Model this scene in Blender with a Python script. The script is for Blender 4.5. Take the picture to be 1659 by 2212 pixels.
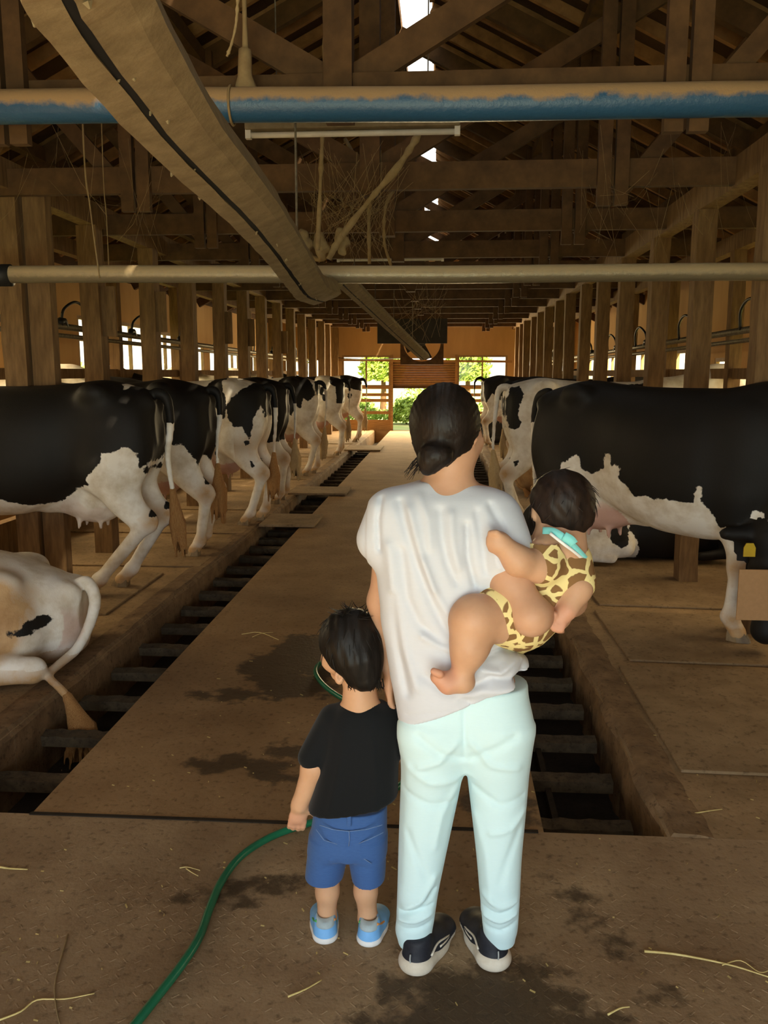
import bpy, bmesh, math, random
import numpy as np
from mathutils import Vector, Matrix

random.seed(7); RNG = np.random.default_rng(7)
SC = bpy.context.scene
COL = SC.collection
for o in list(bpy.data.objects): bpy.data.objects.remove(o)

# ------------------------------------------------------------------ camera
FPX = 1850.0; IW, IH = 1659, 2212
CAMH = 1.61
TH = math.atan((1106 - 805) / FPX)                       # pitch down
PS = math.atan((960 - 829.5) / FPX * math.cos(TH))       # yaw to the left of the aisle
cam = bpy.data.cameras.new('camera'); camo = bpy.data.objects.new('camera', cam); COL.objects.link(camo)
cam.sensor_fit = 'VERTICAL'; cam.sensor_height = 36.0; cam.lens = 36.0 * FPX / IH
cam.clip_start = 0.05; cam.clip_end = 300
camo.location = (0, 0, CAMH); camo.rotation_euler = (math.pi / 2 - TH, 0, PS)
SC.camera = camo

# ------------------------------------------------------------------ world, sun, daylight
wd = bpy.data.worlds.new('world'); SC.world = wd; wd.use_nodes = True
wn = wd.node_tree.nodes; wl = wd.node_tree.links; wn.clear()
wo = wn.new('ShaderNodeOutputWorld'); bg = wn.new('ShaderNodeBackground')
bg.inputs['Color'].default_value = (0.97, 0.97, 0.93, 1); bg.inputs['Strength'].default_value = 2.6
wl.new(bg.outputs[0], wo.inputs[0])
sun = bpy.data.lights.new('sun', 'SUN'); suno = bpy.data.objects.new('sun', sun); COL.objects.link(suno)
sun.energy = 42; sun.color = (1.0, 0.86, 0.62); sun.angle = 0.02
suno.rotation_euler = (math.radians(38), math.radians(26), 0)
def area(name, loc, rot, sx, sy, power, color, spread=math.pi):
    l = bpy.data.lights.new(name, 'AREA'); o = bpy.data.objects.new(name, l); COL.objects.link(o)
    l.shape = 'RECTANGLE'; l.size = sx; l.size_y = sy; l.energy = power; l.color = color; l.spread = spread
    o.location = loc; o.rotation_euler = rot; return o
R90 = math.pi / 2
WARM = (1.0, 0.76, 0.42)
# daylight entering through the open barn door behind the photographer
area('daylight_front_door', (-0.35, -2.30, 0.70), (R90 + 0.02, 0, 0), 3.6, 1.4, 76, (0.66, 0.86, 1.0), math.radians(150))
# daylight entering through the far doorway, the window rows and the open ridge
area('daylight_far_door', (-0.55, 24.0, 1.15), (-R90 + 0.10, 0, 0), 4.4, 1.9, 560, WARM)
area('daylight_windows_west', (-4.7, 14.0, 1.65), (0, -R90 + 0.55, 0), 1.1, 19.0, 320, WARM, math.radians(125))
area('daylight_windows_east', (3.45, 14.0, 1.5), (0, R90 - 0.55, 0), 0.9, 19.0, 150, WARM, math.radians(125))
SC.view_settings.view_transform = 'Standard'; SC.view_settings.look = 'None'
SC.view_settings.exposure = 0.0; SC.view_settings.gamma = 1.0
SC.view_settings.use_curve_mapping = False

# ------------------------------------------------------------------ pixel helpers (design aid: pixel + real depth -> point)
_FW = np.array([-math.sin(PS) * math.cos(TH), math.cos(PS) * math.cos(TH), -math.sin(TH)])
_R = np.array([math.cos(PS), math.sin(PS), 0.0]); _U = np.cross(_R, _FW); _C = np.array([0, 0, CAMH])
def ray(x, y): return _FW + _R * (x - 829.5) / FPX - _U * (y - 1106) / FPX
def PZ(x, y, z=0.0):
    d = ray(x, y); return _C + d * ((z - CAMH) / d[2])
def PY(x, y, Y):
    d = ray(x, y); return _C + d * (Y / d[1])
def PX(x, y, X):
    d = ray(x, y); return _C + d * (X / d[0])

# ------------------------------------------------------------------ materials
MATS = {}
def nodes_of(m):
    m.use_nodes = True; nt = m.node_tree; return nt, nt.nodes, nt.links
def ramp(nt, fac, stops):
    r = nt.nodes.new('ShaderNodeValToRGB'); e = r.color_ramp.elements
    while len(e) < len(stops): e.new(0.5)
    for i, (p, c) in enumerate(stops):
        e[i].position = p; e[i].color = (c[0], c[1], c[2], 1)
    nt.links.new(fac, r.inputs[0]); return r.outputs[0]
def noise(nt, scale, detail=4, rough=0.6, vec=None, stretch=None, coord='Object'):
    tc = nt.nodes.new('ShaderNodeTexCoord'); src = tc.outputs[coord] if vec is None else vec
    if stretch:
        mp = nt.nodes.new('ShaderNodeMapping'); mp.inputs['Scale'].default_value = stretch
        nt.links.new(src, mp.inputs[0]); src = mp.outputs[0]
    n = nt.nodes.new('ShaderNodeTexNoise'); n.inputs['Scale'].default_value = scale
    n.inputs['Detail'].default_value = detail; n.inputs['Roughness'].default_value = rough
    nt.links.new(src, n.inputs['Vector']); return n.outputs['Fac']
def geo_pos(nt):
    g = nt.nodes.new('ShaderNodeNewGeometry'); return g.outputs['Position']
def bump(nt, h, strength, dist, bsdf):
    b = nt.nodes.new('ShaderNodeBump'); b.inputs['Strength'].default_value = strength; b.inputs['Distance'].default_value = dist
    nt.links.new(h, b.inputs['Height']); nt.links.new(b.outputs[0], bsdf.inputs['Normal'])
def mat(name, c1, c2=None, scale=8, rough=0.8, metal=0.0, bmp=0.0, bdist=0.01, stretch=None, world=False, detail=5, lo=0.3, hi=0.7, spec=0.3, sheen=0.0):
    if name in MATS: return MATS[name]
    m = bpy.data.materials.new(name); nt, n, l = nodes_of(m); b = n['Principled BSDF']
    b.inputs['Roughness'].default_value = rough; b.inputs['Metallic'].default_value = metal
    b.inputs['Specular IOR Level'].default_value = spec
    if sheen: b.inputs['Sheen Weight'].default_value = sheen
    if c2 is None: c2 = tuple(x * 0.8 for x in c1)
    f = noise(nt, scale, detail, 0.6, geo_pos(nt) if world else None, stretch)
    l.new(ramp(nt, f, [(lo, c2), (hi, c1)]), b.inputs['Base Color'])
    if bmp: bump(nt, f, bmp, bdist, b)
    MATS[name] = m; return m
def mix_color(nt, fac, a, b):
    x = nt.nodes.new('ShaderNodeMix'); x.data_type = 'RGBA'
    if hasattr(fac, 'is_linked') or hasattr(fac, 'node'): nt.links.new(fac, x.inputs[0])
    else: x.inputs[0].default_value = fac
    for s, v in ((6, a), (7, b)):
        if isinstance(v, tuple): x.inputs[s].default_value = (v[0], v[1], v[2], 1)
        else: nt.links.new(v, x.inputs[s])
    return x.outputs[2]
def math_n(nt, op, a, b=None, clamp=False):
    x = nt.nodes.new('ShaderNodeMath'); x.operation = op; x.use_clamp = clamp
    for i, v in enumerate((a, b)):
        if v is None: continue
        if isinstance(v, (int, float)): x.inputs[i].default_value = v
        else: nt.links.new(v, x.inputs[i])
    return x.outputs[0]
def attr(nt, name):
    a = nt.nodes.new('ShaderNodeAttribute'); a.attribute_name = name; return a.outputs['Fac']
def edge_mask(nt, a, nscale, namp, soft, world=False):
    """crisp mask from a signed field plus noise"""
    f = noise(nt, nscale, 4, 0.6, geo_pos(nt) if world else None)
    s = math_n(nt, 'MULTIPLY', math_n(nt, 'SUBTRACT', f, 0.5), namp)
    s = math_n(nt, 'ADD', a, s)
    return math_n(nt, 'ADD', math_n(nt, 'MULTIPLY', s, 1.0 / soft), 0.5, True)

# wood and building
M_POST = mat('dusty post wood', (0.22, 0.13, 0.055), (0.11, 0.06, 0.024), 9, 0.9, bmp=0.4, bdist=0.006, stretch=(3, 3, 0.5))
M_BEAM = mat('old beam wood', (0.105, 0.053, 0.019), (0.050, 0.025, 0.009), 7, 0.9, bmp=0.3, bdist=0.006)
M_RAFT = mat('rafter wood', (0.34, 0.18, 0.07), (0.17, 0.085, 0.032), 6, 0.9)
M_BOARD = mat('roof board', (0.065, 0.031, 0.012), (0.03, 0.014, 0.006), 3, 0.9, world=True)
M_PLY = mat('plywood wall', (0.52, 0.32, 0.135), (0.40, 0.235, 0.095), 2.2, 0.85, world=True, stretch=(1, 1, 0.3))
M_GATE = mat('gate wood', (0.42, 0.24, 0.09), (0.26, 0.14, 0.05), 9, 0.85, stretch=(0.5, 3, 3))
M_DUST = mat('dusty duct', (0.23, 0.175, 0.095), (0.15, 0.11, 0.056), 14, 0.95, bmp=0.5, bdist=0.01, world=True)
M_SLOT = mat('dark slot', (0.006, 0.005, 0.004), (0.004, 0.003, 0.003), 5, 0.9)
M_COB = mat('dusty cobweb', (0.27, 0.19, 0.09), (0.20, 0.13, 0.06), 20, 0.95, world=True)
M_STEEL = mat('dull steel', (0.22, 0.19, 0.14), (0.12, 0.10, 0.07), 30, 0.5, 0.6)
M_DARK = mat('dark board', (0.045, 0.038, 0.028), (0.025, 0.02, 0.014), 4, 0.8)
M_LAMP = mat('white lamp casing', (0.62, 0.56, 0.46), (0.5, 0.44, 0.34), 10, 0.6)
M_RUBBER = mat('black rubber', (0.012, 0.012, 0.012), (0.02, 0.018, 0.015), 20, 0.45)
M_FRAME = mat('window frame', (0.34, 0.22, 0.10), (0.22, 0.13, 0.06), 12, 0.6)
M_SHUT = mat('shutter slat', (0.36, 0.20, 0.08), (0.27, 0.145, 0.055), 10, 0.6, 0.2)
M_STRAW = mat('straw', (0.72, 0.58, 0.24), (0.55, 0.42, 0.15), 40, 0.7)
M_STRAW2 = mat('dull straw', (0.30, 0.21, 0.10), (0.22, 0.15, 0.07), 40, 0.8)
M_HOSE = mat('green hose', (0.010, 0.17, 0.075), (0.007, 0.11, 0.05), 12, 0.35, world=True, spec=0.5)
M_LEAF = mat('leaf', (0.34, 0.46, 0.09), (0.16, 0.28, 0.04), 3, 0.6, world=True)
M_GRASS = mat('outdoor ground', (0.42, 0.38, 0.16), (0.20, 0.30, 0.06), 1.2, 0.9, world=True)
M_BRUSH = mat('tail switch hair', (0.46, 0.25, 0.085), (0.22, 0.085, 0.022), 60, 0.8, stretch=(6, 6, 0.4), bmp=0.6, bdist=0.01)
M_BRUSH2 = mat('pale tail switch hair', (0.66, 0.50, 0.27), (0.42, 0.27, 0.11), 60, 0.8, stretch=(6, 6, 0.4), bmp=0.6, bdist=0.01)
M_HOOF = mat('hoof', (0.30, 0.21, 0.11), (0.12, 0.08, 0.045), 14, 0.6)
M_TAG = mat('yellow ear tag', (0.62, 0.42, 0.02), (0.5, 0.33, 0.02), 10, 0.5)
M_TAN = mat('tan panel', (0.50, 0.285, 0.13), (0.44, 0.25, 0.11), 40, 0.85)

def glass():
    m = bpy.data.materials.new('window glass'); nt, n, l = nodes_of(m)
    n.remove(n['Principled BSDF']); out = n['Material Output']
    t = n.new('ShaderNodeBsdfTransparent'); g = n.new('ShaderNodeBsdfGlossy'); g.inputs['Roughness'].default_value = 0.08
    mx = n.new('ShaderNodeMixShader'); mx.inputs[0].default_value = 0.06
    f = noise(nt, 3, 2); l.new(ramp(nt, f, [(0.2, (0.90, 0.86, 0.74)), (0.8, (0.98, 0.96, 0.9))]), t.inputs['Color'])
    l.new(t.outputs[0], mx.inputs[1]); l.new(g.outputs[0], mx.inputs[2]); l.new(mx.outputs[0], out.inputs[0]); return m
M_GLASS = glass()

def blue_pipe_mat():
    m = bpy.data.materials.new('blue pipe with dust'); nt, n, l = nodes_of(m); b = n['Principled BSDF']
    tc = n.new('ShaderNodeTexCoord'); sep = n.new('ShaderNodeSeparateXYZ'); l.new(tc.outputs['Object'], sep.inputs[0])
    f = noise(nt, 7, 6, 0.7, tc.outputs['Object'])
    s = math_n(nt, 'ADD', sep.outputs['Z'], math_n(nt, 'MULTIPLY', math_n(nt, 'SUBTRACT', f, 0.5), 0.11))
    k = math_n(nt, 'ADD', math_n(nt, 'MULTIPLY', s, 40), 0.35, True)
    l.new(mix_color(nt, k, (0.020, 0.075, 0.15), (0.33, 0.205, 0.095)), b.inputs['Base Color'])
    r = math_n(nt, 'ADD', math_n(nt, 'MULTIPLY', k, 0.5), 0.42); l.new(r, b.inputs['Roughness'])
    bump(nt, f, 0.4, 0.02, b); return m
def galv_mat():
    m = bpy.data.materials.new('galvanised pipe'); nt, n, l = nodes_of(m); b = n['Principled BSDF']
    tc = n.new('ShaderNodeTexCoord'); sep = n.new('ShaderNodeSeparateXYZ'); l.new(tc.outputs['Object'], sep.inputs[0])
    f = noise(nt, 22, 5, 0.7, tc.outputs['Object'])
    s = math_n(nt, 'ADD', sep.outputs['Z'], math_n(nt, 'MULTIPLY', math_n(nt, 'SUBTRACT', f, 0.5), 0.05))
    k = math_n(nt, 'ADD', math_n(nt, 'MULTIPLY', s, 30), 0.55, True)
    l.new(mix_color(nt, k, (0.22, 0.18, 0.11), (0.44, 0.33, 0.18)), b.inputs['Base Color'])
    b.inputs['Metallic'].default_value = 0.35
    l.new(math_n(nt, 'ADD', math_n(nt, 'MULTIPLY', k, 0.45), 0.36), b.inputs['Roughness'])
    bump(nt, f, 0.5, 0.008, b); return m

def floor_mat(name, c1, c2, dirt, wetc=(0.035, 0.022, 0.011), wet=True, scale=2.2):
    m = bpy.data.materials.new(name); nt, n, l = nodes_of(m); b = n['Principled BSDF']
    p = geo_pos(nt)
    f = noise(nt, scale, 8, 0.65, p); f2 = noise(nt, 0.8, 5, 0.6, p, (1, 0.6, 1)); f3 = noise(nt, 38, 3, 0.6, p)
    base = ramp(nt, f, [(0.34, c2), (0.66, c1)])
    base = mix_color(nt, ramp(nt, f2, [(0.5, (0, 0, 0)), (0.68, (0.75, 0.75, 0.75))]), base, dirt)
    base = mix_color(nt, ramp(nt, f3, [(0.30, (0.55, 0.55, 0.55)), (0.45, (0, 0, 0))]), base, tuple(x * 0.45 for x in dirt))
    b.inputs['Roughness'].default_value = 0.88; b.inputs['Specular IOR Level'].default_value = 0.2
    if wet:
        k = edge_mask(nt, attr(nt, 'wet'), 9, 0.34, 0.05, True)
        base = mix_color(nt, k, base, mix_color(nt, 0.8, base, wetc))
        l.new(math_n(nt, 'SUBTRACT', 0.88, math_n(nt, 'MULTIPLY', k, 0.28)), b.inputs['Roughness'])
    l.new(base, b.inputs['Base Color'])
    bump(nt, math_n(nt, 'ADD', f, math_n(nt, 'MULTIPLY', f3, 0.4)), 0.5, 0.012, b); return m
M_PLATE = floor_mat('dirty steel platform', (0.38, 0.265, 0.15), (0.235, 0.15, 0.08), (0.17, 0.10, 0.05))
M_AISLE = floor_mat('aisle concrete', (0.34, 0.215, 0.105), (0.235, 0.14, 0.065), (0.19, 0.11, 0.05))
M_STALL = floor_mat('stall floor', (0.36, 0.24, 0.125), (0.21, 0.135, 0.066), (0.13, 0.08, 0.038), wet=False, scale=3.5)
M_MATR = floor_mat('stall mat', (0.30, 0.205, 0.11), (0.20, 0.13, 0.066), (0.14, 0.085, 0.04), wet=False, scale=4)
M_CURB = floor_mat('curb concrete', (0.26, 0.165, 0.085), (0.13, 0.08, 0.04), (0.07, 0.04, 0.02), wet=False, scale=6)
M_GUT = floor_mat('gutter muck', (0.035, 0.025, 0.016), (0.016, 0.011, 0.007), (0.022, 0.014, 0.008), wet=False, scale=4)
M_PADDLE = floor_mat('mucky scraper', (0.105, 0.078, 0.045), (0.05, 0.036, 0.022), (0.032, 0.022, 0.013), wet=False, scale=14)

# ------------------------------------------------------------------ object helpers
def tag(o, label=None, cat=None, group=None, kind=None):
    if label: o['label'] = label
    if cat: o['category'] = cat
    if group: o['group'] = group
    if kind: o['kind'] = kind
    return o
def link(name, me, parent=None, m=None):
    o = bpy.data.objects.new(name, me); COL.objects.link(o)
    if m is not None and me is not None and not me.materials: me.materials.append(m)
    if parent is not None: o.parent = parent
    return o
def empty(name, loc=(0, 0, 0), parent=None, rz=0.0):
    o = bpy.data.objects.new(name, None); COL.objects.link(o); o.location = loc; o.rotation_euler = (0, 0, rz)
    o.empty_display_size = 0.1
    if parent is not None: o.parent = parent
    bpy.context.view_layer.update() if False else None
    return o
class MB:
    """collects faces, then links ONE mesh object; vertices are given in the parent's frame"""
    def __init__(s): s.v = []; s.f = []
    def add(s, vs, fs):
        k = len(s.v); s.v += [tuple(map(float, p)) for p in vs]; s.f += [tuple(i + k for i in f) for f in fs]; return s
    def box(s, c, d, rot=None):
        hx, hy, hz = d[0] / 2, d[1] / 2, d[2] / 2; vs = []
        for x, y, z in ((-1,-1,-1),(1,-1,-1),(1,1,-1),(-1,1,-1),(-1,-1,1),(1,-1,1),(1,1,1),(-1,1,1)):
            p = Vector((x * hx, y * hy, z * hz))
            if rot is not None: p = rot @ p
            vs.append(p + Vector(c))
        return s.add(vs, [(0,3,2,1),(4,5,6,7),(0,1,5,4),(1,2,6,5),(2,3,7,6),(3,0,4,7)])
    def bar(s, a, b, w, h, up=(0, 0, 1)):
        """rectangular bar from a to b: w across, h along up"""
        a = Vector(a); b = Vector(b); d = (b - a).normalized(); u = Vector(up)
        x = d.cross(u)
        if x.length < 1e-4: u = Vector((0, 1, 0)); x = d.cross(u)
        x.normalize(); u = x.cross(d).normalized(); vs = []
        for p in (a, b):
            for sx, su in ((-1,-1),(1,-1),(1,1),(-1,1)): vs.append(p + x * (sx * w / 2) + u * (su * h / 2))
        return s.add(vs, [(0,3,2,1),(4,5,6,7),(0,1,5,4),(1,2,6,5),(2,3,7,6),(3,0,4,7)])
    def tube(s, pts, r, n=8, cap=True):
        pts = [Vector(p) for p in pts]; m = len(pts)
        rs = r if isinstance(r, (list, tuple)) else [r] * m
        k = len(s.v); u = None
        for i, p in enumerate(pts):
            d = (pts[min(i + 1, m - 1)] - pts[max(i - 1, 0)]).normalized()
            if u is None:
                u = d.orthogonal().normalized()
            u = (u - d * u.dot(d)).normalized(); w = d.cross(u)
            for j in range(n):
                a = 2 * math.pi * j / n
                s.v.append(tuple(p + (u * math.cos(a) + w * math.sin(a)) * rs[i]))
        for i in range(m - 1):
            for j in range(n):
                a = k + i * n + j; b = k + i * n + (j + 1) % n
                s.f.append((a, b, b + n, a + n))
        if cap:
            s.f.append(tuple(k + j for j in reversed(range(n)))); s.f.append(tuple(k + (m - 1) * n + j for j in range(n)))
        return s
    def mesh(s, name='m', smooth=False):
        me = bpy.data.meshes.new(name); me.from_pydata(s.v, [], s.f); me.update()
        if smooth: me.polygons.foreach_set('use_smooth', [True] * len(me.polygons))
        return me
    def build(s, name, m, parent=None, smooth=False, bevel=0.0):
        me = s.mesh(name, smooth); o = link(name, me, parent, m)
        if bevel:
            b = o.modifiers.new('bevel', 'BEVEL'); b.width = bevel; b.segments = 2; b.limit_method = 'ANGLE'
        return o
def smooth_path(pts, n=8):
    """Catmull-Rom through pts"""
    P = [np.array(p, float) for p in pts]; P = [2 * P[0] - P[1]] + P + [2 * P[-1] - P[-2]]; out = []
    for i in range(1, len(P) - 2):
        for k in range(n):
            t = k / n
            out.append(0.5 * ((2 * P[i]) + (-P[i-1] + P[i+1]) * t + (2*P[i-1] - 5*P[i] + 4*P[i+1] - P[i+2]) * t**2 + (-P[i-1] + 3*P[i] - 3*P[i+1] + P[i+2]) * t**3))
    out.append(P[-2]); return out

# ------------------------------------------------------------------ signed-distance modelling
class Field:
    def __init__(s, lo, hi, h):
        s.lo = np.array(lo, float) - 2 * h; s.h = h
        s.n = np.ceil((np.array(hi, float) + 2 * h - s.lo) / h).astype(int) + 1
        s.ax = [s.lo[i] + h * np.arange(s.n[i]) for i in range(3)]
        s.D = np.full(s.n, 0.5, np.float32)
    def _sub(s, lo, hi, pad):
        a = np.clip(np.floor((np.array(lo) - pad - s.lo) / s.h).astype(int), 0, s.n)
        b = np.clip(np.ceil((np.array(hi) + pad - s.lo) / s.h).astype(int) + 1, 0, s.n)
        if (b - a).min() <= 0: return None
        sl = tuple(slice(a[i], b[i]) for i in range(3))
        g = [s.ax[i][sl[i]].reshape([-1 if j == i else 1 for j in range(3)]) for i in range(3)]
        return sl, g
    def _comb(s, sl, d, k, op):
        A = s.D[sl]; d = d.astype(np.float32)
        if op == 'u':
            r = np.minimum(A, d)
            if k > 0:
                hh = np.maximum(k - np.abs(A - d), 0) / k; r = r - hh * hh * k * 0.25
        else:
            d = -d; r = np.maximum(A, d)
            if k > 0:
                hh = np.maximum(k - np.abs(A - d), 0) / k; r = r + hh * hh * k * 0.25
        s.D[sl] = r
    def cone(s, a, b, ra, rb, k=0.0, sq=None, op='u'):
        a = np.array(a, float); b = np.array(b, float); R = max(ra, rb) * (max(1, sq[1]) if sq else 1)
        q = s._sub(np.minimum(a, b) - R, np.maximum(a, b) + R, k + 3 * s.h)
        if q is None: return s
        sl, (X, Y, Z) = q; ba = b - a; L = max(ba @ ba, 1e-9)
        px, py, pz = X - a[0], Y - a[1], Z - a[2]
        t = np.clip((px * ba[0] + py * ba[1] + pz * ba[2]) / L, 0, 1)
        px = px - t * ba[0]; py = py - t * ba[1]; pz = pz - t * ba[2]
        sc = 1.0
        if sq:
            ax = np.array(sq[0], float); ax /= np.linalg.norm(ax); f = sq[1]
            c = (px * ax[0] + py * ax[1] + pz * ax[2]) * (1 / f - 1)
            px = px + c * ax[0]; py = py + c * ax[1]; pz = pz + c * ax[2]; sc = min(1, f)
        d = (np.sqrt(px * px + py * py + pz * pz) - (ra + (rb - ra) * t)) * sc
        s._comb(sl, d, k, op); return s
    def chain(s, pts, rs, k=0.0, sq=None, op='u'):
        for i in range(len(pts) - 1): s.cone(pts[i], pts[i + 1], rs[i], rs[i + 1], k, sq, op)
        return s
    def ell(s, c, r, k=0.0, rot=None, op='u'):
        c = np.array(c, float); r = np.array(r, float); R = r.max() if rot is not None else r
        q = s._sub(c - R, c + R, k + 3 * s.h)
        if q is None: return s
        sl, (X, Y, Z) = q; p = np.stack(np.broadcast_arrays(X - c[0], Y - c[1], Z - c[2]))
        if rot is not None: p = np.tensordot(np.array(rot).T, p, 1)
        u = p / r[:, None, None, None]; k0 = np.sqrt((u * u).sum(0)); u2 = u / r[:, None, None, None]; k1 = np.sqrt((u2 * u2).sum(0)) + 1e-9
        s._comb(sl, k0 * (k0 - 1) / k1, k, op); return s
    def stack(s, axis, lv, k=0.0, op='u', n=2.0):
        """generalised cylinder along an axis; lv rows: pos, c1, c2, a, b  (the two other axes in order)"""
        lv = np.array(sorted([list(map(float, r)) for r in lv])); o = [i for i in range(3) if i != axis]
        lo = np.zeros(3); hi = np.zeros(3); lo[axis], hi[axis] = lv[0, 0], lv[-1, 0]
        for j in (0, 1):
            lo[o[j]] = (lv[:, 1 + j] - lv[:, 3 + j]).min(); hi[o[j]] = (lv[:, 1 + j] + lv[:, 3 + j]).max()
        q = s._sub(lo, hi, k + 3 * s.h)
        if q is None: return s
        sl, g = q; A = g[axis]; t = A.ravel(); w = [smooth_interp(t, lv[:, 0], lv[:, i]).reshape(A.shape) for i in range(1, 5)]
        u = np.abs(g[o[0]] - w[0]) / w[2]; v = np.abs(g[o[1]] - w[1]) / w[3]
        rr = (u ** n + v ** n) ** (1.0 / n)
        d = (rr - 1) * np.minimum(w[2], w[3]) * np.ones_like(A)
        e = np.maximum(lv[0, 0] - A, A - lv[-1, 0]); d = np.maximum(d, e)
        s._comb(sl, d, k, op); return s
    def stroke(s, pts, width, amp, ymax=None):
        """raise (amp>0) or groove (amp<0) the surface along a polyline"""
        pts = [np.array(p, float) for p in pts]; P = np.array(pts)
        lo_, hi_ = P.min(0), P.max(0)
        if ymax is not None: lo_[1] = s.ax[1][0]; hi_[1] = ymax
        q = s._sub(lo_, hi_, np.array((width * 2.6, 0 if ymax is not None else width * 2.6, width * 2.6)))
        if q is None: return s
        sl, (X, Y, Z) = q; best = None
        if ymax is not None: pts = [np.array((p[0], 0, p[2])) for p in pts]
        for a, b in zip(pts[:-1], pts[1:]):
            ba = b - a; L = max(ba @ ba, 1e-9); px, py, pz = X - a[0], (Y - a[1] if ymax is None else Y * 0), Z - a[2]
            t = np.clip((px * ba[0] + py * ba[1] + pz * ba[2]) / L, 0, 1)
            d2 = (px - t * ba[0]) ** 2 + (py - t * ba[1]) ** 2 + (pz - t * ba[2]) ** 2
            best = d2 if best is None else np.minimum(best, d2)
        w_ = amp * np.exp(-best / (width * width))
        if ymax is not None: w_ = w_ * np.clip((ymax - Y) / .04, 0, 1)
        s.D[sl] -= w_.astype(np.float32); return s
    def half(s, p, nrm, k=0.0):
        """cut away the side the normal points to"""
        p = np.array(p, float); nrm = np.array(nrm, float); nrm /= np.linalg.norm(nrm)
        X, Y, Z = [s.ax[i].reshape([-1 if j == i else 1 for j in range(3)]) for i in range(3)]
        d = ((X - p[0]) * nrm[0] + (Y - p[1]) * nrm[1] + (Z - p[2]) * nrm[2]).astype(np.float32)
        r = np.maximum(s.D, d)
        if k > 0:
            hh = np.maximum(k - np.abs(s.D - d), 0) / k; r = r + hh * hh * k * 0.25
        s.D = r; return s
    def cut2(s, p1, n1, p2, n2):
        """remove what lies beyond both planes"""
        X, Y, Z = [s.ax[i].reshape([-1 if j == i else 1 for j in range(3)]) for i in range(3)]
        g = []
        for p, n in ((p1, n1), (p2, n2)):
            n = np.array(n, float); n /= np.linalg.norm(n); g.append((X - p[0]) * n[0] + (Y - p[1]) * n[1] + (Z - p[2]) * n[2])
        s.D = np.maximum(s.D, np.minimum(g[0], g[1]).astype(np.float32)); return s
    def warp(s, fn):
        X, Y, Z = [s.ax[i].reshape([-1 if j == i else 1 for j in range(3)]) for i in range(3)]
        s.D = (s.D + fn(X, Y, Z)).astype(np.float32); return s
    def nets(s, relax=1):
        D = s.D; S = D < 0; n = s.n
        c = [S[i:n[0]-1+i, j:n[1]-1+j, k:n[2]-1+k] for i in (0,1) for j in (0,1) for k in (0,1)]
        cnt = sum(x.astype(np.int8) for x in c); act = (cnt > 0) & (cnt < 8)
        I = np.argwhere(act); idx = np.full(act.shape, -1, np.int64); idx[act] = np.arange(len(I))
        acc = np.zeros((len(I), 3)); num = np.zeros(len(I))
        corners = np.array([(i, j, k) for i in (0,1) for j in (0,1) for k in (0,1)])
        val = [D[I[:,0]+a, I[:,1]+b, I[:,2]+d] for a, b, d in corners]
        for a in range(8):
            for b in range(a + 1, 8):
                if np.abs(corners[a] - corners[b]).sum() != 1: continue
                d0, d1 = val[a], val[b]; m = (d0 < 0) != (d1 < 0)
                t = np.where(m, d0 / np.where(m, d0 - d1, 1), 0)
                acc += m[:, None] * (corners[a] + t[:, None] * (corners[b] - corners[a])); num += m
        V = s.lo + s.h * (I + acc / num[:, None]); F = []
        for ax in range(3):
            o1, o2 = (ax + 1) % 3, (ax + 2) % 3
            sl0 = [slice(None)] * 3; sl1 = [slice(None)] * 3
            sl0[ax] = slice(0, n[ax] - 1); sl1[ax] = slice(1, n[ax])
            A, B = S[tuple(sl0)], S[tuple(sl1)]; E = np.argwhere(A != B)
            E = E[(E[:, o1] > 0) & (E[:, o2] > 0) & (E[:, o1] < n[o1] - 1) & (E[:, o2] < n[o2] - 1)]
            if not len(E): continue
            ins = A[tuple(E.T)]; q = []
            for d1, d2 in ((-1, -1), (0, -1), (0, 0), (-1, 0)):
                e = E.copy(); e[:, o1] += d1; e[:, o2] += d2; q.append(idx[tuple(e.T)])
            q = np.stack(q, 1); q[~ins] = q[~ins][:, ::-1]; F.append(q)
        F = np.concatenate(F); F = F[(F >= 0).all(1)]
        for _ in range(relax):
            acc = np.zeros_like(V); cn = np.zeros(len(V))
            for a in range(4):
                b = (a + 1) % 4
                np.add.at(acc, F[:, a], V[F[:, b]]); np.add.at(cn, F[:, a], 1)
                np.add.at(acc, F[:, b], V[F[:, a]]); np.add.at(cn, F[:, b], 1)
            V = 0.5 * V + 0.5 * acc / np.maximum(cn, 1)[:, None]
        return V, F
def smooth_interp(t, xs, ys):
    """monotone-ish cubic (Catmull-Rom tangents) interpolation"""
    n = len(xs); m = np.zeros(n)
    d = np.diff(ys) / np.maximum(np.diff(xs), 1e-9)
    m[0], m[-1] = d[0], d[-1]
    for i in range(1, n - 1): m[i] = 0 if d[i-1] * d[i] <= 0 else 2 * d[i-1] * d[i] / (d[i-1] + d[i])
    t = np.clip(t, xs[0], xs[-1]); i = np.clip(np.searchsorted(xs, t) - 1, 0, n - 2)
    hh = np.maximum(xs[i+1] - xs[i], 1e-9); u = (t - xs[i]) / hh
    return ((2*u**3 - 3*u**2 + 1) * ys[i] + (u**3 - 2*u**2 + u) * hh * m[i] + (-2*u**3 + 3*u**2) * ys[i+1] + (u**3 - u**2) * hh * m[i+1])
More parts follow.
